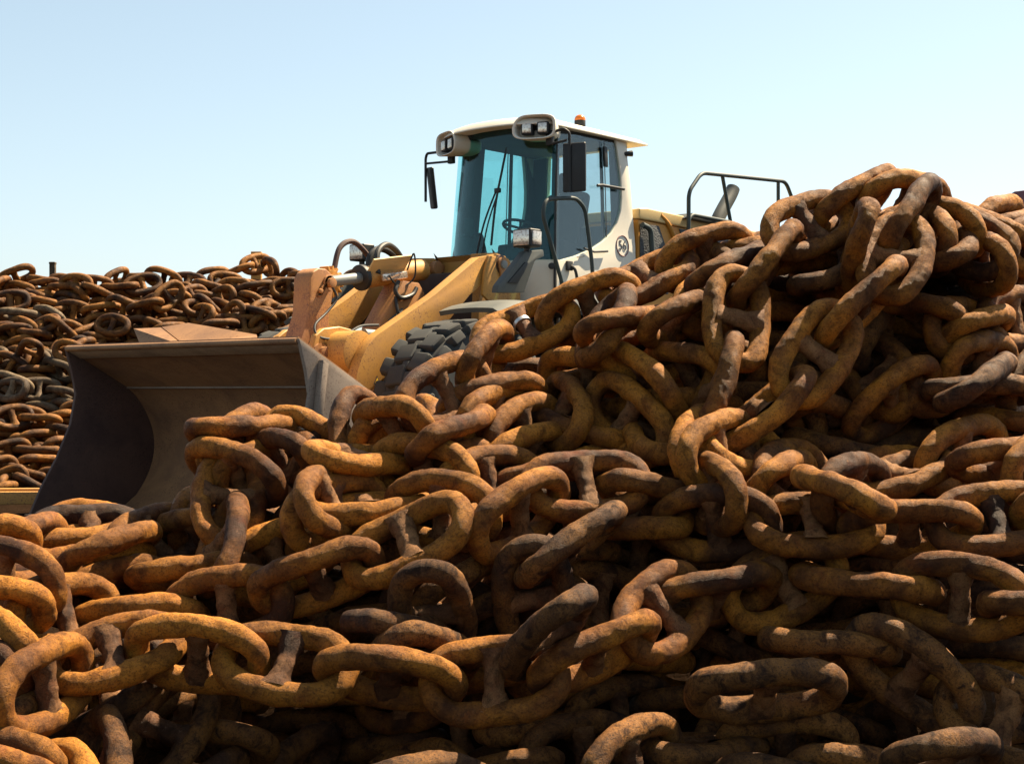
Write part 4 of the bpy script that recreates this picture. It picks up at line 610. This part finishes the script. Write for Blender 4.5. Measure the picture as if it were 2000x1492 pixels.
# -- tilt cylinder
a0, a1 = Vector((2.56, 0, 2.105)), Vector((1.22, 0, 2.308)); dd = (a1-a0).normalized()
rod = MB().cyl(a0+dd*.09, a0+dd*.56, .052, bev=.003)
bar = MB().cyl(a0+dd*.50, a1, .105, n=32, bev=.01)
barrel = bar.build('tilt_cylinder', M['yellow'], LD)
rod.build('piston_rod', M['steel'], barrel)
MB().cyl(a0+dd*.47, a0+dd*.52, .125, bev=.008).build('gland', M['black'], barrel)
MB().cyl(a0+Vector((0, -.10, 0)), a0+Vector((0, .088, 0)), .075, bev=.01).build('rod_eye', M['steel'], barrel)
gq = dd.to_track_quat('X', 'Z').to_matrix()
ga = gq @ Matrix.Rotation(R(-48), 3, 'X')
gp = MB().box(a0+dd*.74+Vector((0, .12, .075)), (.52, .24, .016), ga, .004); gp.build('cylinder_guard', M['cream'], barrel)
MB().box(a0+dd*.80+Vector((0, .15, -.02)), (.34, .03, .07), gq, .014, 3).build('work_light', M['lens'], barrel)
# toothed ring behind the cylinder
gr_ = MB(); N_ = 15
pts = []
for i in range(N_):
    for da, rr_ in ((-.30, .115), (-.17, .155), (.17, .155), (.30, .115)):
        t = (i+da)*2*math.pi/N_; pts.append((2.24+rr_*math.cos(t), 2.14+rr_*math.sin(t)))
gr_.prism(pts, -.34, -.22, .008); gear = gr_.build('toothed_ring', M['orange'], LD)
gr_ = MB().cyl((2.24, -.38, 2.14), (2.24, -.18, 2.14), .07); gr_.build('ring_hub', M['yellow'], gear)
# lift cylinders (mostly behind the arms)
for sgn in (1, -1):
    lc = MB().cyl((.75, sgn*.32, 1.55), (1.7, sgn*.32, 1.60), .10).build('lift_cylinder', M['yellow'], LD)
    MB().cyl((1.7, sgn*.32, 1.60), (2.35, sgn*.32, 1.62), .055).build('piston_rod', M['steel'], lc)
# hoses
def hose(pts, r, m='black'): return MB().tube(pts, r*.82, 10).build('hydraulic_hose', M[m], LD)
hose([(2.58, .14, 2.06), (2.53, .15, 1.95), (2.66, .16, 1.82), (2.84, .20, 1.70), (2.86, .25, 1.60), (2.74, .29, 1.57), (2.55, .30, 1.62), (2.35, .28, 1.70), (2.1, .26, 1.72)], .014)
hose([(1.95, .10, 2.22), (1.90, .05, 2.43), (1.72, 0, 2.52), (1.50, -.05, 2.44), (1.42, -.05, 2.25), (1.45, -.02, 2.0)], .036)
hose([(1.76, -.2, 2.20), (1.76, -.2, 2.40), (1.62, -.2, 2.50), (1.42, -.2, 2.44), (1.20, -.2, 2.20), (1.16, -.2, 1.9)], .042)
hose([(2.15, -.30, 2.22), (2.05, -.32, 2.48), (1.86, -.33, 2.56), (1.66, -.33, 2.44), (1.6, -.3, 2.3)], .034, 'grease')
hose([(1.22, .2, 2.1), (1.1, .26, 2.24), (.9, .3, 2.27), (.75, .3, 2.2), (.7, .3, 2.0)], .022)
hose([(1.30, .2, 2.0), (1.15, .26, 2.17), (.95, .3, 2.20), (.8, .3, 2.1)], .018)
hose([(1.80, .23, 2.15), (1.86, .25, 2.05), (1.78, .25, 1.99), (1.62, .24, 2.03), (1.55, .23, 2.10)], .026)
hose([(1.84, .23, 2.0), (1.84, .26, 1.86), (1.78, .27, 1.74)], .020)
hose([(1.70, .25, 2.26), (1.66, .3, 2.42), (1.60, .25, 2.2), (1.75, .2, 2.1), (1.9, .2, 2.2)], .010)
# -- lamps on grey brackets
def headlight(sgn):
    br = [(1.42, 2.02), (1.40, 2.09), (1.0, 2.44), (.73, 2.475), (.715, 2.41), (.86, 2.355), (1.02, 2.04)]
    hb = MB().prism(br, sgn*1.07, sgn*1.15, .014).build('lamp_bracket', M['plastic'], LD)
    MB().prism([(1.28, 2.12), (1.02, 2.335), (.96, 2.325), (1.14, 2.12)], sgn*1.151, sgn*1.165, .006).build('bracket_rib', M['black'], hb)
    c = Vector((.96, sgn*1.13, 2.565))
    h = MB().box(c, (.17, .225, .175), None, .022, 3); h.build('headlight', M['black'], hb)
    MB().box(c+Vector((.088, 0, 0)), (.012, .19, .145), None, .012).build('lens', M['lens'], hb)
    MB().box(c+Vector((-.01, sgn*.115, 0)), (.13, .012, .13), None, .012).build('side_lens', M['lens'], hb)
    MB().cyl(c+Vector((0, 0, -.13)), c+Vector((0, 0, -.08)), .03).build('lamp_stem', M['black'], hb)
headlight(1); headlight(-1)
# -- fenders
for sgn in (1, -1):
    def fn(s, t, sgn=sgn):
        u = 1.76-1.8*s; y = .72+.74*t
        z = 1.965-.10*max(0, (.22-s)/.22)**1.8-.05*s-.02*(2*t-1)**2-.03*max(0, (t-.9)/.1)
        return (u, sgn*y, z)
    f_ = MB().grid(fn, 20, 10).solid(.045).build('fender', M['fender'], LD)
    MB().prism([(1.2, 1.93), (.1, 1.89), (.0, 1.4), (.25, 1.55), (.9, 1.80)], sgn*.74, sgn*.78, .01).build('fender_stay', M['plastic'], f_)
    # rear skirt with the steps below the cab door
    MB().prism([(.05, 1.90), (-.9, 1.90), (-.9, .75), (-.35, .75), (-.05, 1.2)], sgn*.80, sgn*1.30, .03).build('step_box', M['plastic'], LD)
# -- wheels
def make_wheel(c, sgn, name='wheel'):
    RR = .875
    hub = MB().lathe([(.02, .03), (.14, .05), (.16, .0), (.30, -.02), (.33, .06), (.36, .20), (.40, .22), (.40, .16), (.36, .02), (.36, -.25), (.30, -.25), (.02, -.25)], (0, 0, 0), 48)
    if sgn < 0: hub.xf(lambda p: Vector((p.x, -p.y, p.z)))
    wh = hub.build(name, M['yellow'], LD); wh.location = c
    ty = MB().lathe([(.40, .26), (.47, .32), (.60, .345), (.72, .335), (.79, .30), (.815, .22), (.822, .1), (.822, -.1), (.815, -.22), (.79, -.30), (.72, -.335), (.60, -.345), (.47, -.32), (.40, -.26), (.36, -.2), (.36, .2), (.40, .26)], (0, 0, 0), 72)
    nl = 22
    for k in range(nl):
        for j, (y0, wd, ln, da) in enumerate(((-.285, .13, .165, 0), (-.095, .21, .20, .5), (.115, .19, .19, .08), (.29, .12, .16, .55))):
            t = (k+da)*2*math.pi/nl; tl = ln*.98
            rr_ = RR-.005 if abs(y0) < .2 else RR-.035
            rot = Matrix.Rotation(-t, 3, 'Y') @ Matrix.Rotation(.12*(1 if j % 2 else -1), 3, 'X')
            if abs(y0) > .2: rot = Matrix.Rotation(-t, 3, 'Y') @ Matrix.Rotation((.42 if y0 > 0 else -.42)*-1, 3, 'Z')
            ctr = Matrix.Rotation(-t, 3, 'Y') @ Vector((rr_-.045, y0, 0))
            ty.box(ctr, (.10, wd, tl), rot, .032, 3)
            if abs(y0) < .2:   # the hooked end of the block
                t2 = t+.55*tl/RR
                ctr2 = Matrix.Rotation(-t2, 3, 'Y') @ Vector((rr_-.047, y0+(.07 if y0 < 0 else -.07), 0))
                ty.box(ctr2, (.095, wd*.42, tl*.45), Matrix.Rotation(-t2, 3, 'Y'), .026, 3)
    ty.build('tyre', M['rubber'], wh)
    return wh
w0 = make_wheel(Vector((1.82, 1.075, .88)), 1)
def copy_part(o, loc, rz=0):
    c = o.copy(); COL.objects.link(c); c.location = loc; c.rotation_euler.z = rz
    for ch in list(o.children):
        d = ch.copy(); COL.objects.link(d); d.parent = c
    return c
copy_part(w0, Vector((1.82, -1.075, .88)), math.pi)
copy_part(w0, Vector((-1.85, 1.075, .88))); copy_part(w0, Vector((-1.85, -1.075, .88)), math.pi)
MB().box((1.0, 0, .95), (2.2, .9, .5), None, .04).box((-2.6, 0, 1.05), (3.2, 1.1, .7), None, .04).cyl((1.82, -.8, .88), (1.82, .8, .88), .2).cyl((-1.85, -.8, .88), (-1.85, .8, .88), .2).build('chassis', M['dark_rust'], LD)
MB().prism([(-.2, 1.75), (-1.5, 1.75), (-1.5, 1.2), (-.2, 1.2)], -.70, .70, .03).build('under_frame', M['dark_rust'], LD)

# -- cab
def tilt(c):
    z = max(0, c.z-2.3); y = c.y-(math.copysign(1, c.y)*.045*z*min(1, abs(c.y)/.4))
    u = c.x-.065*z*max(0, min(1, (c.x+.5)/.5))
    return Vector((u, y, c.z))
def plan(t, hw=.735, bul=.235):       # t from -1 (right) to 1 (left): bowed front
    return (.015+bul*(1-abs(t)**2.6), hw*t)
def front(z0, z1, grow=0.0, nn=40, mm=6):
    def fn(i, j):
        t = -1+2*i; u, y = plan(t); return (u+grow, y*(1+grow*.5), z0+(z1-z0)*j)
    return MB().grid(fn, nn, mm)
cab = front(1.72, 2.452).solid(.03)
# side panels, white
gl_arc = [(-.066, 2.452), (-.33, 2.515), (-.595, 2.60), (-.81, 2.70), (-.993, 2.815), (-1.10, 2.93), (-1.175, 3.07), (-1.20, 3.22), (-1.198, 3.40), (-1.165, 3.62), (-1.129, 3.80)]
panel = [(.0, 1.72), (.0, 2.452)]+gl_arc+[(-1.12, 3.86), (-1.30, 3.86), (-1.36, 3.4), (-1.415, 2.7), (-1.415, 1.72)]
for sgn in (1, -1):
    cab.prism(panel, sgn*.70, sgn*.74, .004)
# back wall
cab.box((-1.38, 0, 2.32), (.06, 1.398, 1.2), None, .01)
cab.box((-1.34, 0, 3.82), (.10, 1.398, .10), None, .01)
cab.box((-1.36, .60, 3.35), (.06, .196, .84), None, .01).box((-1.36, -.60, 3.35), (.06, .196, .84), None, .01)
cab.box((-.68, 0, 1.80), (1.34, 1.38, .12), None, .01)
cab.xf(tilt)
cabo = cab.build('cab', M['white'], LD); tag(cabo, 'white operator cab with large tinted windows')
ws = front(2.455, 3.85, .0).solid(-.012).xf(tilt); ws.build('windscreen', M['glass'], cabo)
ws = MB()
def fb(i, j):
    t = -1+2*i; u, y = plan(t); return (u+.004, y*1.002, 3.78+.08*j)
ws.grid(fb, 40, 1).solid(.02).xf(tilt); ws.build('windscreen_trim', M['black'], cabo)
gout = [(.0, 2.452)]+gl_arc+[(-.42, 3.80), (-.02, 3.77)]
for sgn in (1, -1):
    MB().prism(gout, sgn*.712, sgn*.722, 0).xf(tilt).build('side_window', M['glass_side'], cabo)
    # pillars and door frame behind the glass
    fr = MB().prism([(.02, 2.40), (-.06, 2.40), (-.09, 3.80), (-.01, 3.80)], sgn*.665, sgn*.711, .006)
    fr.prism([(-.88, 1.8), (-.925, 1.8), (-.925, 3.80), (-.88, 3.80)], sgn*.685, sgn*.705, .006)
    if sgn < 0: fr.prism([(-.09, 2.30), (-.25, 2.30), (-.31, 3.80), (-.12, 3.80)], -.70, -.60, .01)
    fr.xf(tilt).build('door_pillar', M['interior'], cabo)
    sm_ = MB().prism([(-.893, 1.74), (-.905, 1.74), (-.905, 3.80), (-.893, 3.80)], sgn*.7405, sgn*.7445, 0).xf(tilt); sm_.build('door_seam', M['black'], cabo)
MB().tube([(.03, .735, 1.74), (.035, .74, 2.45), (.03, .74, 3.0), (.01, .735, 3.5), (.0, .73, 3.80)], .014, 8).xf(tilt).build('window_seal', M['black'], cabo)
MB().box((-1.385, 0, 3.35), (.012, 1.0, .85), None, 0).xf(tilt).build('rear_window', M['glass_side'], cabo)
ln = MB().box((-1.330, 0, 2.40), (.03, 1.37, 1.04), None, .005).box((-1.315, .60, 3.35), (.03, .19, .84), None, .005).box((-1.315, -.60, 3.35), (.03, .19, .84), None, .005)
for sgn in (1, -1): ln.prism([(u-.003, z) for u, z in panel if z < 3.85], sgn*.675, sgn*.697, 0)
ln.xf(tilt).build('darkening_lining', M['interior'], cabo)  # dark panels added over the white walls to darken the cab inside
# bar handle and hinge, handles
MB().tube([(-.72, .765, 3.29), (-.80, .775, 3.30), (-1.19, .775, 3.30)], .016, 10, False).xf(tilt).build('window_bar', M['black'], cabo)
MB().box((-.90, .752, 3.62), (.06, .03, .22), None, .01).xf(tilt).build('hinge', M['black'], cabo)
MB().tube([(-.45, .76, 2.60), (-.62, .765, 2.575), (-.86, .765, 2.60)], .012, 8, False).xf(tilt).build('window_catch', M['black'], cabo)
MB().box((-.19, .755, 2.40), (.10, .03, .10), None, .012).tube([(-.20, .765, 2.40), (-.24, .79, 2.36), (-.27, .79, 2.27), (-.28, .765, 2.23)], .016, 10).xf(tilt).build('door_handle', M['black'], cabo)
MB().cyl((.09, .735, 2.38), (.105, .760, 2.38), .034, bev=.006).build('filler_cap', M['black'], cabo)
MB().tube([(-.33, .752, 2.50), (-.46, .752, 2.52)], .005, 6, False).xf(tilt).build('catch_mark', M['black'], cabo)
# interior
MB().prism([(-.60, 1.87), (-1.05, 1.87), (-1.05, 2.45), (-.62, 2.45)], -.26, .26, .04).prism([(-.50, 2.45), (-1.02, 2.45), (-1.22, 3.28), (-1.10, 3.32), (-.92, 2.60), (-.52, 2.58)], -.27, .27, .045).prism([(-1.11, 3.32), (-1.22, 3.30), (-1.25, 3.55), (-1.15, 3.56)], -.15, .15, .04).build('seat', M['seat'], cabo)
MB().prism([(-.05, 1.87), (-.35, 1.87), (-.30, 2.55), (-.15, 2.62)], -.10, .10, .03).cyl((-.22, 0, 2.5), (-.32, 0, 2.86), .04).build('steering_column', M['interior'], cabo)
sw = MB()
for k in range(1): pass
ring = [(-.30+.19*math.cos(a)*.9, .19*math.sin(a), 2.86+.19*math.cos(a)*.35) for a in [2*math.pi*i/28 for i in range(29)]]
sw.tube(ring, .016, 8, False, False).tube([ring[3], (-.30, 0, 2.85), ring[17]], .014, 8, False).tube([ring[10], (-.30, 0, 2.85), ring[24]], .014, 8, False).build('steering_wheel', M['interior'], cabo)
MB().prism([(.10, 1.87), (-.30, 1.87), (-.25, 2.45), (-.12, 2.83), (.02, 2.78), (.10, 2.5)], -.66, -.36, .05).build('instrument_console', M['interior'], cabo)
MB().prism([(-.45, 2.3), (-1.0, 2.3), (-1.0, 2.66), (-.45, 2.72)], -.46, -.31, .04).prism([(-.45, 2.3), (-1.0, 2.3), (-1.0, 2.66), (-.45, 2.72)], .33, .48, .04).build('armrest', M['interior'], cabo)
MB().prism([(.14, 1.87), (-.10, 1.87), (-.10, 2.42), (.10, 2.47)], -.55, .60, .04).build('dashboard', M['interior'], cabo)
MB().prism([(-1.0, 2.9), (-1.34, 2.9), (-1.34, 1.87), (-1.0, 1.87)], -.65, .65, .03).build('rear_console', M['interior'], cabo)
MB().prism([(.12, 3.78), (-1.33, 3.78), (-1.33, 3.84), (.12, 3.84)], -.64, .64, .01).build('headliner', M['interior'], cabo)
MB().box((.04, -.42, 2.86), (.03, .14, .20), None, .01).cyl((.04, -.42, 2.6), (.04, -.42, 2.78), .012).build('monitor', M['interior'], cabo)
# wiper
MB().tube([(.29, -.13, 2.44), (.27, -.02, 2.85), (.23, .12, 3.20)], .010, 8).tube([(.29, -.05, 2.44), (.27, .03, 2.83), (.23, .14, 3.17)], .008, 8).box((.225, .13, 3.19), (.04, .07, .05), None, .01).build('wiper_arm', M['black'], cabo)
MB().tube([(.27, .08, 2.62), (.245, .12, 3.05), (.20, .17, 3.40), (.15, .19, 3.64)], .012, 8).build('wiper_blade', M['black'], cabo)
# roof
def rf(i, j, top=True):
    t = -1+2*j
    if i < .5:
        u0, _ = plan(t*.98); u0 += .09; u = u0+(-1.66-u0)*i
    else:
        u0, _ = plan(t*.98); u0 += .09; u = u0+(-1.66-u0)*i
    y = .735*t*(1-.04*max(0, i-.6))
    e = min(1, min(i, 1-i)*7, (1-abs(t))*5)
    e = math.sqrt(max(0, 1-(1-max(0, e))**2))
    z = 3.845+.105*(1-.35*t*t)*e*(1-.25*i)
    return (u, y, z)
rm = MB().grid(rf, 40, 26)
def rb_(i, j):
    t = -1+2*j; u0, _ = plan(t*.98); u0 += .09
    return (u0+(-1.66-u0)*i, .735*t*(1-.04*max(0, i-.6)), 3.845-.012)
rm.grid(rb_, 40, 26)
rm.grid(lambda i, j: ((lambda p: (p[0], p[1], p[2]-.012*j))(rf(i, 0))), 40, 1).grid(lambda i, j: ((lambda p: (p[0], p[1], p[2]-.012*j))(rf(i, 1))), 40, 1)
rm.grid(lambda i, j: ((lambda p: (p[0], p[1], p[2]-.012*j))(rf(0, i))), 26, 1).grid(lambda i, j: ((lambda p: (p[0], p[1], p[2]-.012*j))(rf(1, i))), 26, 1)
bmesh.ops.remove_doubles(rm.bm, verts=rm.bm.verts, dist=.002)
roof = rm.build('roof', M['white'], LD)
# light pods
def pod(sgn):
    mb = MB()
    pr = []
    for i in range(28):
        a = 2*math.pi*i/28; ca, sa = math.cos(a), math.sin(a)
        y_ = .235*math.copysign(abs(ca)**.55, ca); z_ = .128*math.copysign(abs(sa)**.55, sa)
        pr.append((y_*(1-.22*max(0, z_/.128)*(y_ < 0)), z_))
    pr = [(y, z) for y, z in pr]
    yaw = Matrix.Rotation(R(22*sgn), 3, 'Z')
    c = Vector((.22, sgn*.61, 3.80 if sgn > 0 else 3.76))
    def ringv(x, s): return [mb.bm.verts.new(c+yaw @ Vector((x, sgn*y*s, z*s))) for y, z in pr]
    r0, r1, r2, r3, r4 = ringv(-.34, .80), ringv(.0, 1.0), ringv(.01, .97), ringv(.0, .87), ringv(-.13, .80)
    k = len(pr)
    for a, b_ in ((r0, r1), (r1, r2), (r2, r3), (r3, r4)):
        for i in range(k): mb.bm.faces.new((a[i], a[(i+1) % k], b_[(i+1) % k], b_[i]))
    mb.bm.faces.new(r4); mb.bm.faces.new(r0[::-1])
    bmesh.ops.recalc_face_normals(mb.bm, faces=mb.bm.faces)
    es = [e for e in mb.bm.edges if e.verts[0] in set(r0+r1+r2+r3) and e.verts[1] in set(r0+r1+r2+r3)]
    p_ = mb.build('light_pod', M['white'], LD)
    md = p_.modifiers.new('bevel', 'BEVEL'); md.width = .014; md.segments = 3; md.limit_method = 'ANGLE'; md.angle_limit = R(25)
    for dy in (-.085, .085):
        cc = c+yaw @ Vector((-.06, sgn*dy+sgn*.005, -.01))
        MB().box(cc, (.09, .125, .125), yaw, .016, 2).build('work_lamp', M['black'], p_)
        MB().box(cc+yaw @ Vector((.048, 0, 0)), (.012, .092, .096), yaw, .010, 2).build('lens', M['lens'], p_)
pod(1); pod(-1)
# beacon
bc = MB().cyl((-1.20, .12, 3.93), (-1.20, .12, 4.05), .05, .05).cyl((-1.20, .12, 4.05), (-1.20, .12, 4.12), .062).build('beacon', M['black'], LD)
bd = MB(); bmesh.ops.create_uvsphere(bd.bm, u_segments=20, v_segments=12, radius=.062, matrix=Matrix.Translation((-1.20, .12, 4.13)) @ Matrix.Diagonal((1, 1, .9, 1))); bd.build('beacon_dome', M['amber'], bc)
MB().cyl((-1.28, .66, 3.70), (-1.36, .72, 3.71), .022, .035, bev=.003).build('horn', M['black'], cabo)
# mirrors
ml_ = MB().box((.03, .99, 3.37), (.045, .25, .50), Matrix.Rotation(R(15), 3, 'Z'), .03, 3)
mo = ml_.build('wing_mirror', M['black'], LD)
MB().rtube([(.10, .70, 3.73), (.12, .92, 3.76), (.075, .96, 3.72), (.06, .96, 3.12)], .015, .04).rtube([(.10, .70, 3.62), (.10, .94, 3.64)], .013).box((.09, .72, 3.69), (.05, .08, .15), None, .012).build('mirror_arm', M['black'], mo)
MB().box((.006, .984, 3.37), (.006, .21, .45), Matrix.Rotation(R(15), 3, 'Z'), 0).build('mirror_glass', M['mirror'], mo)
mr_ = MB().box((-.05, -1.06, 3.35), (.05, .17, .46), Matrix.Rotation(R(-32), 3, 'Z') @ Matrix.Rotation(R(-6), 3, 'X') @ Matrix.Rotation(R(8), 3, 'Y'), .024, 3)
mo = mr_.build('wing_mirror', M['black'], LD)
MB().rtube([(.03, -.66, 3.69), (.03, -.80, 3.72), (.0, -1.09, 3.73), (-.01, -1.12, 3.68), (-.01, -1.12, 3.2)], .015, .05).rtube([(.03, -.66, 3.60), (.0, -1.11, 3.62)], .013).box((.05, -.68, 3.65), (.05, .08, .16), None, .012).build('mirror_arm', M['black'], mo)
# grab rail beside the door
MB().rtube([(.10, .93, 1.9), (.166, .95, 2.156), (.50, .95, 2.86), (.45, .95, 3.0), (.30, .95, 3.03), (-.05, .95, 3.07), (-.20, .95, 2.98), (-.33, .95, 2.37), (-.35, .93, 1.9)], .021, .12, 12).build('grab_rail', M['rail'], LD)
# number decal on the rear cab corner
cu = bpy.data.curves.new('number_decal', 'FONT'); cu.body = '56'; cu.size = .15; cu.align_x = 'CENTER'; cu.align_y = 'CENTER'; cu.extrude = .001
to = bpy.data.objects.new('t', cu); COL.objects.link(to)
dg = bpy.context.evaluated_depsgraph_get()
me = bpy.data.meshes.new_from_object(to.evaluated_get(dg)); me.name = 'number_decal'; bpy.data.objects.remove(to); bpy.data.curves.remove(cu)
me.materials.append(M['ink']); do = link_obj('number_decal', me, cabo)
do.location = (-1.17, .726, 2.683); do.rotation_euler = (R(87.4), 0, R(180))
rg = MB().tube([(-1.17+.112*math.cos(a), .7255-.0026*math.sin(a)*2, 2.683+.112*math.sin(a)) for a in [2*math.pi*i/40 for i in range(41)]], .006, 6, False, False)
rg.build('decal_ring', M['ring'], cabo)
# warning triangle on the arm
MB().prism([(2.56, 1.16), (2.47, 1.16), (2.515, 1.24)], .6605, .6625, 0).build('warning_triangle', M['ink'], LD)
MB().prism([(2.545, 1.169), (2.485, 1.169), (2.515, 1.222)], .663, .6645, 0).build('warning_field', M['warn'], LD)
# -- engine hood
hx = [(-1.45, 3.11), (-1.52, 3.135), (-4.4, 3.02), (-4.75, 2.85), (-4.8, 1.5), (-1.45, 1.5)]
hood = MB().prism([(-1.45, 3.0), (-4.55, 2.93), (-4.7, 2.7), (-4.75, 1.5), (-1.45, 1.5)], -.74, .74, .03).build('engine_hood', M['orange'], LD)
MB().prism([(-1.445, 3.0015), (-1.445, 3.115), (-1.6, 3.13), (-4.2, 3.06), (-4.6, 2.96), (-4.56, 2.9315)], -.76, .76, .03, 3).build('hood_top', M['cream'], hood)
MB().prism([(-1.47, 2.95), (-1.83, 2.955), (-1.99, 2.70), (-2.02, 2.2), (-1.47, 2.2)], .741, .752, .004).prism([(-2.24, 2.96), (-3.3, 2.96), (-3.3, 2.2), (-2.40, 2.2), (-2.36, 2.75)], .741, .752, .004).build('grille', M['grille'], hood)
MB().tube([(-1.86, .745, 3.08), (-2.03, .755, 2.97), (-2.17, .755, 2.72), (-2.2, .755, 2.2)], .028, 10).build('hood_moulding', M['orange'], hood)
MB().rtube([(-1.44, .80, 2.93), (-1.60, .80, 2.90), (-1.66, .80, 2.3)], .03, .08).build('intake_pipe', M['rail'], hood)
MB().prism([(-2.28, 3.08), (-3.05, 3.06), (-3.05, 3.13), (-2.40, 3.15)], .30, .84, .02).build('walkway', M['plastic'], hood)
MB().rtube([(-2.206, .90, 2.2), (-2.206, .90, 3.363), (-2.472, .90, 3.608), (-4.40, .90, 3.72), (-4.62, .90, 3.45), (-4.62, .90, 2.6)], .024, .10).rtube([(-2.92, .90, 3.63), (-3.12, .90, 3.05)], .022).rtube([(-4.215, .90, 3.70), (-4.215, .90, 3.0)], .022).rtube([(-2.21, .90, 3.05), (-2.28, .90, 3.11), (-3.10, .90, 3.10)], .022).build('guard_rail', M['rail'], LD)
ex = MB().tube([(-3.62, .30, 2.95), (-3.78, .30, 3.24), (-4.06, .30, 3.55), (-4.14, .30, 3.66)], .085, 20); ex.build('exhaust_pipe', M['plastic'], LD)


# ---------------------------------------------------------------- small things round the heaps
def pxp(px, py, Y): return Vector(((px-1000)/2900*Y, Y, 1.07+(770-py)/2900*Y))
p = pxp(103, 512, 24.5)
o = MB().box((0, 0, -.6), (.09, .09, 1.2), None, .006).box((0, 0, -.02), (.10, .10, .03), None, .004).build('post', M['rust_grey'], None); o.location = p
tag(o, 'short square grey post sticking up behind the far heap skyline', 'post')
p = pxp(367, 531, 24.2)
o = MB().cyl((0, 0, -.6), (0, 0, 0), .07, n=14).cyl((0, 0, -.10), (0, 0, -.06), .085, n=14).build('pipe_stub', M['rust_far'], None); o.location = p
tag(o, 'rusty round pipe stub poking above the middle of the far heap', 'pipe')
def yellow_plate(px, py, Y, w_, h_, label):
    o = MB().box((0, 0, -h_/2), (w_, .12, h_), None, .01).box((0, -.07, -h_*.25), (w_*.8, .03, h_*.2), None, .005).build('steel_post', M['orange'], None)
    o.location = pxp(px, py, Y); tag(o, label, 'steel post')
yellow_plate(501, 492, 24.6, .17, 1.0, 'narrow orange steel post seen through the tall loop of the far heap')
yellow_plate(425, 526, 24.6, .16, .8, 'low orange steel post behind the dip right of the pipe stub')
o = MB().box((0, 0, .07), (3.0, .30, .14), None, .012).box((0, 0, .15), (3.0, .12, .03), None, .006).build('steel_beam', M['yellow'], None)
o.location = Vector((-5.2, 14.6, -.02)); o.rotation_euler = (0, 0, R(4))
tag(o, 'yellow steel beam lying on the ground left of the bucket', 'steel beam')
o = MB().prism([(0, 0), (2.6, .28), (2.6, -1.2), (0, -1.2)], -.6, .6, .02).build('steel_hull_plate', M['dark_red'] if 'dark_red' in M else M['ring'], None)
o.location = pxp(1966, 384, 24); o.rotation_euler = (0, 0, R(-8))
tag(o, 'dark red steel plate rising behind the right end of the near heap', 'steel plate')
# silver band wrapped round one stud of the chain that climbs the left slope
lk_ = next(v for k, v in CHAINS.items() if k.startswith('chain climbing the left slope'))[2]
MB().lathe([(.046, -.012), (.050, -.010), (.050, .010), (.046, .012)], (0, .035, 0), 24).build('metal_band', M['band'], lk_)
